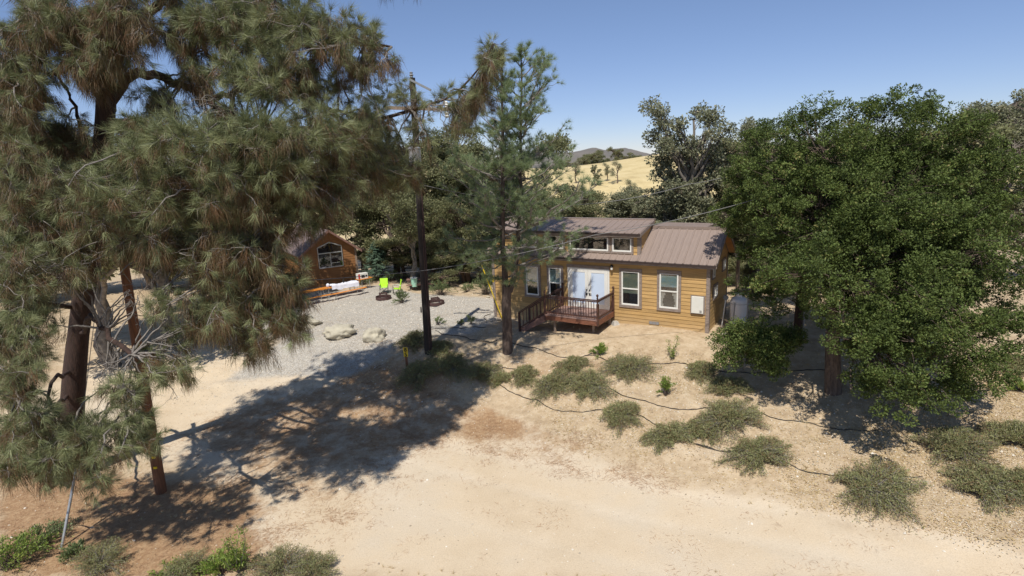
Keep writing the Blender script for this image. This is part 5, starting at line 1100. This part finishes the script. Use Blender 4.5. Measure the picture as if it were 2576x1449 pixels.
# ------------------------------------------------------------------ background trees: a few built once, copied with their parts
def proto(kind, seed):
    """unit tree about 8 m high; returns (trunk mesh obj, crown mesh obj)"""
    global rng
    keep = rng; rng = np.random.default_rng(seed)
    if kind == 'dense':
        lb = [(rng.normal(0, 1.5), rng.normal(0, 1.4), z, rng.uniform(1, 1.7), rng.uniform(1, 1.6), rng.uniform(.8, 1.3)) for z in np.linspace(2.0, 7.2, 13)]; ncl, nlf, ll, lw, cl, sh, mt, bk = 760, 46, .14, .08, .46, .35, 'leafbg', 'barkoak'
    elif kind == 'grey':
        lb = [(rng.normal(0, 1.3) * (1 - (z - 2) / 9), rng.normal(0, 1.1), z, rng.uniform(.6, 1.15), rng.uniform(.6, 1.1), rng.uniform(.7, 1.1)) for z in np.linspace(1.8, 7.5, 15)]; ncl, nlf, ll, lw, cl, sh, mt, bk = 760, 34, .125, .075, .32, .3, 'leafgrey', 'barkpale'
    elif kind == 'tall':
        lb = []
        for cx_, h_, wd_ in ((-1.45, 7.9, .9), (.0, 6.4, .5), (1.25, 7.7, .95)):
            for k in range(17):
                z = 2.6 + (h_ - 3.0) * k / 16; w0 = wd_ * (.55 + .9 * (z / 8)) * (1.25 - .9 * max(0, (z - 6) / 2)); lb.append((cx_ * (.45 + .6 * z / 8) + rng.normal(0, .45) * w0, rng.normal(0, .5), z, rng.uniform(.28, .5), rng.uniform(.3, .5), rng.uniform(.25, .42)))
        for z in (1.8, 2.4, 3, 3.4): lb.append((rng.normal(0, 1.1), rng.normal(0, 1), z, .9, .9, .6))
        ncl, nlf, ll, lw, cl, sh, mt, bk = 900, 40, .11, .08, .24, .25, 'leafgrey', 'barkpale'
    elif kind == 'pale':
        lb = [(rng.normal(0, 1.3), rng.normal(0, 1.2), z, 1.2, 1.2, .8) for z in np.linspace(4.2, 7.2, 9)]; ncl, nlf, ll, lw, cl, sh, mt, bk = 520, 46, .14, .08, .30, .3, 'leafbg', 'barkpale'
    else:
        lb = [(rng.normal(0, 1.1), rng.normal(0, 1.1), z, .9, .9, .7) for z in np.linspace(3, 7.4, 9)]; ncl, nlf, ll, lw, cl, sh, mt, bk = 240, 22, .16, .09, .30, .3, 'leafgrey', 'barkoak'
    if kind in ('dense', 'grey'): L2_, oi = sublobes(lb, 6, .42); V, Fc, T, C, li = crown_leaves(L2_, ncl, nlf, ll, lw, cl * .72, shell=sh); li = oi[li]
    else: V, Fc, T, C, li = crown_leaves(lb, ncl, nlf, ll, lw, cl, shell=sh)
    c_ = raw('crown', V, Fc, mt, tint=T); tr = curve_pts(np.array([[0, 0, -.6]]), np.array([[.2, .1, 4.6]]), 12, .07)[0]
    V, Fc = limbs(tr, np.linspace(.24, .11, 12), lb, C, li, .085, .022); t_ = raw('trunk', V, Fc, bk, smooth=True)
    rng = keep; return t_, c_
PR = {k: [proto(k, s) for s in ss_] for k, ss_ in (('dense', (1, 2, 3)), ('grey', (4, 5)), ('tall', (6,)), ('bare', (7, 8)), ('pale', (9,)))}
usedp = set()
def bgtree(label, kind, var, u, vtop, Y, wid=1., group='oaks behind the cabins', rz=0., name='oak', vbase=None, cat='oak tree', dz=0):
    q = Wy(u, vtop, Y); z0 = h1(q[0], q[1]) + dz; s_ = (q[2] - z0) / 8.0
    t = thing(name, label, cat, (q[0], q[1], z0), rz, group); t.scale = (s_ * wid, s_ * wid, s_)
    for o in PR[kind][var]:
        if o.name in usedp: c_ = o.copy(); COL.objects.link(c_)
        else: c_ = o; usedp.add(o.name)
        c_.parent = t
    return t
BG = [ # label, kind, variant, u, v of the top, depth, relative width, rotation
 ('broad olive oak at the far left edge behind the pine', 'dense', 0, -60, 360, 46, 1.2, 0), ('olive oak above the orange marker at far left', 'dense', 1, 130, 420, 48, 1.2, 1), ('rounded dark oak between the far left edge and the shed', 'dense', 2, 330, 430, 50, 1.2, 2),
 ('olive oak standing behind the red-brown shed', 'dense', 0, 500, 440, 52, 1.2, 3), ('wide oak rising behind the roof of the small cabin, left side', 'dense', 1, 650, 430, 54, 1.3, 4), ('oak directly behind the ridge of the small cabin', 'dense', 2, 790, 425, 56, 1.25, 5),
 ('tall olive oak right of the small cabin roof', 'dense', 0, 885, 352, 50, 1.0, 1.5), ('olive oak behind the blue-green conifer', 'dense', 1, 965, 358, 47, 1.0, .7), ('tall bushy oak between the dark pole and the pale trunk', 'dense', 2, 1040, 345, 52, 1.1, 2.2),
 ('tall bushy oak just right of the dark utility pole', 'dense', 0, 1130, 336, 49, 1.1, 4.1), ('oak directly behind the young pine, left of its trunk', 'dense', 1, 1215, 342, 48, 1.0, 5.2), ('low dark oak behind the picnic table', 'dense', 2, 1165, 500, 43, 1.1, 1.1),
 ('dark oak behind the dormer roof at its left end', 'dense', 1, 1290, 395, 46, 1.1, 3.3), ('dusky oak behind the middle of the dormer roof', 'dense', 2, 1375, 478, 44, 1.3, .4), ('low olive oak against the golden slope', 'dense', 0, 1455, 492, 44, 1.4, 2.9),
 ('small olive oak above the left end of the dormer', 'dense', 2, 1330, 462, 47, 1.3, .2), ('olive oak above the middle of the dormer, below the golden slope', 'dense', 0, 1415, 478, 50, 1.6, 1.8), ('bushy olive oak above the dormer window pair', 'dense', 1, 1500, 484, 49, 1.6, 4.0),
 ('round grey-green oak just under the golden slope at its right', 'grey', 1, 1605, 478, 47, 1.6, .9), ('low grey oak behind the step between the two roofs', 'grey', 0, 1680, 520, 38, 1.7, 3.9),
 ('sparse grey oak behind the right end of the dormer', 'grey', 0, 1560, 486, 42, 1.6, 1.4), ('bushy grey oak below the two tall stems', 'grey', 1, 1650, 500, 41, 1.5, 2.3), ('grey-green oak behind the plain right roof', 'grey', 0, 1750, 440, 41, 1.2, 4.4),
 ('brownish oak between the tall stems and the live oak', 'grey', 1, 1835, 360, 42, .9, .2), ('pale oak peeping over the left shoulder of the live oak', 'grey', 0, 1890, 310, 40, .9, 3.1), ('brown-grey oak hidden behind the live oak', 'grey', 1, 2050, 380, 40, 1.2, 1.9),
 ('grey oak at the top right below the rocky hill', 'grey', 0, 2460, 262, 33, 1.0, .5), ('brownish oak at the right edge under the rocky hill', 'grey', 1, 2560, 275, 31, 1.1, 2.1), ('dusty oak behind the right side of the live oak', 'grey', 0, 2380, 420, 36, 1.3, 5.5),
 ('low dark oak filling the gap under the live oak', 'dense', 0, 2250, 640, 38, 1.6, .3), ('low dark oak behind the white propane tank', 'dense', 2, 1930, 600, 36, 1.4, 2.6), ('low oak at the far right behind the shade', 'grey', 1, 2540, 700, 34, 1.5, 4.),
 ('olive oak directly behind the crown of the live oak, left part', 'dense', 1, 2020, 325, 34, 1.3, .8), ('olive oak directly behind the crown of the live oak, middle', 'dense', 2, 2190, 320, 33, 1.3, 2.5), ('olive oak directly behind the crown of the live oak, right part', 'dense', 0, 2350, 350, 32, 1.2, 4.6),
 ('olive oak filling the view right of the tall stems', 'dense', 0, 1905, 400, 37, 1.2, 2.0),
 ('low thicket behind the conifer and small cabin corner', 'dense', 0, 930, 600, 47, 2.0, .5), ('low thicket behind the green chairs', 'dense', 2, 1010, 590, 45.5, 2.0, 1.5), ('low thicket behind the picnic table, left end', 'dense', 1, 1085, 590, 45, 2.0, 2.5),
 ('low thicket behind the picnic table, right end', 'dense', 0, 1160, 600, 43, 2.0, 3.5), ('low thicket beside the tan cabin, left of its corner', 'dense', 2, 1225, 600, 42, 2.0, 4.5), ('low thicket left of the small cabin near the shed', 'dense', 1, 740, 610, 55, 2.2, 1.0), ('low thicket behind the shed', 'dense', 0, 600, 600, 50, 2.2, 2.0),
 ('low thicket just left of the shed', 'dense', 2, 470, 610, 48, 2.2, 3.0), ('low thicket behind the right end of the tan cabin', 'dense', 1, 1820, 560, 36, 1.6, 5.0), ('low thicket behind the weathered post and tank', 'dense', 0, 1895, 655, 32, 1.8, 1.2), ('low thicket behind the dark trunk under the live oak', 'dense', 2, 1975, 690, 32, 2.0, 2.2),
 ('oak in shade left of the small cabin wall', 'dense', 2, 690, 560, 50, 1.4, .9), ('low olive oak near the left edge', 'dense', 1, 20, 560, 42, 1.5, 3.4), ('bushy oak behind the tall brown pole', 'dense', 0, 400, 560, 47, 1.5, 5.1)]
for a in BG: bgtree(a[0], a[1], a[2], a[3], a[4], a[5], a[6], rz=a[7])
bgtree('pale-trunked oak in the shade just left of the brown pole', 'pale', 0, 335, 350, 32, 1.2, rz=1.0); bgtree('pale-trunked oak behind the big pine trunk', 'pale', 0, 165, 340, 29, 1.2, rz=3.0)
bgtree('pale-trunked oak just right of the brown pole', 'pale', 0, 455, 400, 34, 1.0, rz=4.2); bgtree('pale-trunked oak shading the front of the small cabin', 'pale', 0, 640, 415, 37, .9, rz=5.3)
bgtree('tall twin-stemmed grey oak rising above the plain right roof', 'tall', 0, 1735, 238, 38, .95, rz=.0, group=None)
bgtree('pale-barked oak beside the mint bucket and the green chairs', 'pale', 0, 1022, 440, 40.5, .9, rz=2.0, group='oaks behind the cabins')
for lab, u, vt, Y, k in (('lone bare oak left on the golden slope', 1448, 402, 118, 0), ('bushy little oak in the middle of the golden slope', 1497, 416, 112, 1), ('small bare oak right of the bushy one on the slope', 1527, 410, 116, 0), ('thin two-limbed oak on the golden slope', 1552, 404, 112, 1), ('grey bare oak low on the golden slope', 1590, 452, 96, 0)):
    bgtree(lab, 'bare' if k == 0 or 'thin' in lab else 'grey', k, u, vt, Y, 1.1, 'scattered trees on the golden hill', rz=u * 1., name='hill_oak')
for i, (u, vt, w_) in enumerate(((1405, 400, 1.3), (1432, 408, 1.2), (1475, 384, 1.0), (1502, 383, .9), (1530, 396, 1.2), (1556, 371, .7), (1585, 388, 1.2), (1620, 392, 1.3), (1660, 388, 1.3), (1800, 380, 1.4))):
    bgtree(('first', 'second', 'third', 'fourth', 'fifth', 'sixth', 'seventh', 'eighth', 'ninth', 'tenth')[i] + ' dark tree from the left on the crest of the golden hill', 'dense', i % 3, u, vt, 205 + (i * 37) % 30, w_ * 1.2, 'trees along the golden hill crest', rz=i * 1.3, name='crest_tree', dz=-1)

# ------------------------------------------------------------------ shrubs and small plants
SG = 'sage shrubs on the bank'
for lab, u, v, r, h, kw in (
 ('large dark sage shrub at the foot of the dark utility pole', 1040, 868, 52, .8, {}), ('shaded sage shrub below the number 85 sign', 1055, 945, 62, .5, {}), ('shaded sage shrub right of the number 85 sign', 1135, 925, 58, .5, {}),
 ('sage shrub left of the young pine trunk at the shade edge', 1215, 950, 52, .55, {}), ('small sage tuft between two left-hand shrubs', 1258, 960, 26, .3, {}), ('rounded sage shrub below the young pine', 1318, 950, 42, .5, {}),
 ('broadest sage shrub in the middle of the bank, left half', 1395, 975, 66, .5, {}), ('broadest sage shrub in the middle of the bank, right half', 1480, 980, 70, .5, {}), ('sage shrub rising behind the broad middle one', 1440, 925, 45, .45, {}),
 ('wide sage shrub beside the small bright plant', 1580, 935, 72, .5, {}), ('brown-tinged sage shrub hanging over the lowest sand', 1563, 1055, 62, .5, {}), ('sparse sage shrub near the tall green stalk', 1765, 940, 46, .4, {}),
 ('low sage shrub at the toe, second from the sand road', 1685, 1105, 60, .45, {}), ('big sage shrub below the oak shade, upper part', 1835, 1060, 92, .6, {}), ('shaded dark shrub under the bushy oak', 1830, 985, 50, .5, {}),
 ('sage shrub trailing toward the sand at right', 1905, 1155, 74, .45, {}), ('flat sage shrub on the mulch near the lowest hose', 2205, 1240, 100, .4, {}), ('pale feathery shrub at the right edge of the oak shade', 2405, 1140, 75, .7, {}),
 ('low shrub at the lower right on the mulch', 2480, 1230, 72, .5, {}), ('shrub at the right edge above the mulch', 2560, 1110, 60, .6, {}), ('grey shrub in sun at the upper right edge', 2560, 930, 50, .5, {}), ('shrub cut by the right border near the bottom', 2575, 1235, 50, .5, {}),
 ('sage mat joining the two big right shrubs', 1770, 1090, 45, .35, {}), ('sage shrub in shade behind the number 85 sign', 1105, 880, 40, .4, {})):
    shrub('sage_shrub', lab, 'shrub', u, v, r * .96, h * .85, 'leafsage', nst=int(90 + r * 2.6), nl=36, ll=.085, lw=.022, group=SG, flat=.62, asp=.9, up_=.35)
GP = 'leafy green seedlings'
for lab, u, v, r, h, mt, n in (
 ('small bright plant at the top of the bank below the porch', 1508, 892, 20, .45, 'leafbright', 30), ('rounded dark green seedling alone on bare sand', 1677, 995, 22, .75, 'leafbright', 30),
 ('leafy seedling beside the sideways green chair', 1011, 762, 20, .9, 'leafmid', 40), ('bushy green plant in front of the picnic table', 1108, 742, 34, 1.1, 'leafmid', 60), ('tall bushy plant at the left corner of the tan cabin', 1222, 742, 36, 1.7, 'leafmid', 70),
 ('tiny sprig on gravel left of the young pine', 1186, 815, 14, .5, 'leafmid', 12), ('tiny sprig just right of the dark pole on the gravel', 1102, 818, 18, .45, 'leafmid', 12), ('second tiny sprig between the pole and the pine', 1160, 818, 10, .3, 'leafmid', 9),
 ('bright shoots at the base of the orange-topped sign', 650, 846, 26, .9, 'leafbright', 40), ('yucca-like tuft at the right edge', 2566, 985, 16, .4, 'leafbright', 20),
 ('big bright green bush in the bottom left corner', 25, 1425, 70, .75, 'leafbright', 80), ('green bush spreading beside the grey guy guard', 105, 1370, 50, .5, 'leafmid', 50), ('small green bush at the foot of the guy guard', 195, 1400, 26, .35, 'leafmid', 30),
 ('bright shrub low under the tall sprout, bottom edge', 560, 1440, 45, .5, 'leafbright', 50), ('low bright tuft at the bottom edge left of the tall sprout', 430, 1449, 40, .25, 'leafbright', 24),
 ('low dry bushes behind the conifer', 915, 715, 30, .6, 'leafmid', 40), ('dark bush behind the sideways chair', 990, 705, 30, .9, 'leafmid', 50), ('shrub by the dirt at the far edge of the gravel', 1175, 735, 22, .6, 'leafmid', 30)):
    shrub('seedling', lab, 'plant', u, v, r, h, mt, nst=n, nl=34, ll=.10 if r < 40 else .085, lw=.028, group=GP, flat=.45, spiky=.3, up_=.55)
def tufts(n):
    x = rng.uniform(-22, 18, n * 8); y = rng.uniform(12, 34, n * 8); _, g_, b_ = masks(x, y); z = height(x, y); off = 1 - ss(-.2, .6, sdist(x, y, ROAD)); k = rng.uniform(size=len(x)) < off * (.25 + .5 * b_ + .3 * g_) * (sdist(x, y, GRAV) < -.3) * ss(.45, .6, fbm(x * .5, y * .5, 90)); x, y, z = x[k][:n], y[k][:n], z[k][:n]
    P = np.stack([x, y, z], -1); V, Fc, T = needles(P, np.tile([0, 0, 1.], (len(P), 1)), 14, .13, .006, .9, .0, rng.uniform(.3, 1, len(P)), .0); raw('dry_grass', V, Fc, 'straw2', tint=T)
    return tag(bpy.data.objects['dry_grass'], 'sparse dry straw tufts scattered over the bank', 'dry grass', kind='stuff')
M['straw2'] = leafmat('dry_straw', [(0, (.36, .25, .13)), (.6, (.56, .43, .23)), (1, (.68, .58, .36))], .8, .1, .2)
tufts(2600)
def stalk(label, u, v, h, n, mt, spread=.25):
    c_ = G(u, v); t = thing('sprout', label, 'plant', c_); k = n
    B = np.stack([rng.normal(0, spread, k), rng.normal(0, spread, k), h * rng.uniform(.45, 1.05, k)], -1); P = curve_pts(np.zeros((k, 3)), B, 9, .09, .0); raw('stem', *tubes(P, np.linspace(.014, .004, 9)[None].repeat(k, 0), 4), 'twig', t)
    N = k * 95; i0 = np.repeat(np.arange(k), 95); s_ = rng.uniform(2, 7.99, N); kk_ = s_.astype(int); Q_ = P[i0, kk_] * (1 - (s_ - kk_))[:, None] + P[i0, kk_ + 1] * (s_ - kk_)[:, None] + rng.normal(0, .04, (N, 3))
    V, Fc, T = leaves(Q_, nrm(rdir(N) + [0, 0, .5]), rdir(N) + [0, 0, .4], rng.uniform(.06, .13, N), rng.uniform(.018, .03, N), rng.uniform(0, 1, N)); raw('foliage', V, Fc, mt, t, tint=T)
stalk('tall bright yellow-green sprout at the bottom left centre', 600, 1440, 1.5, 11, 'leafbright', .26)
stalk('tall thin green stalk alone on the sand below the right window', 1690, 905, 1.0, 4, 'leafbright', .12)
for lab, u, v, r, h in (('grey-green shrub at the bottom edge beside the brown ground', 255, 1430, 66, .55), ('silvery low shrub at the bottom edge left of the sprout', 470, 1445, 58, .4), ('silvery shrub at the bottom edge right of the sprout', 705, 1440, 72, .5), ('thin silvery shrub end trailing onto the sand', 790, 1448, 60, .35)):
    shrub('silver_shrub', lab, 'shrub', u, v, r, h, 'leafsage', nst=int(70 + r), nl=60, ll=.055, lw=.014, group='silvery shrubs along the bottom edge', flat=.5, up_=.5)
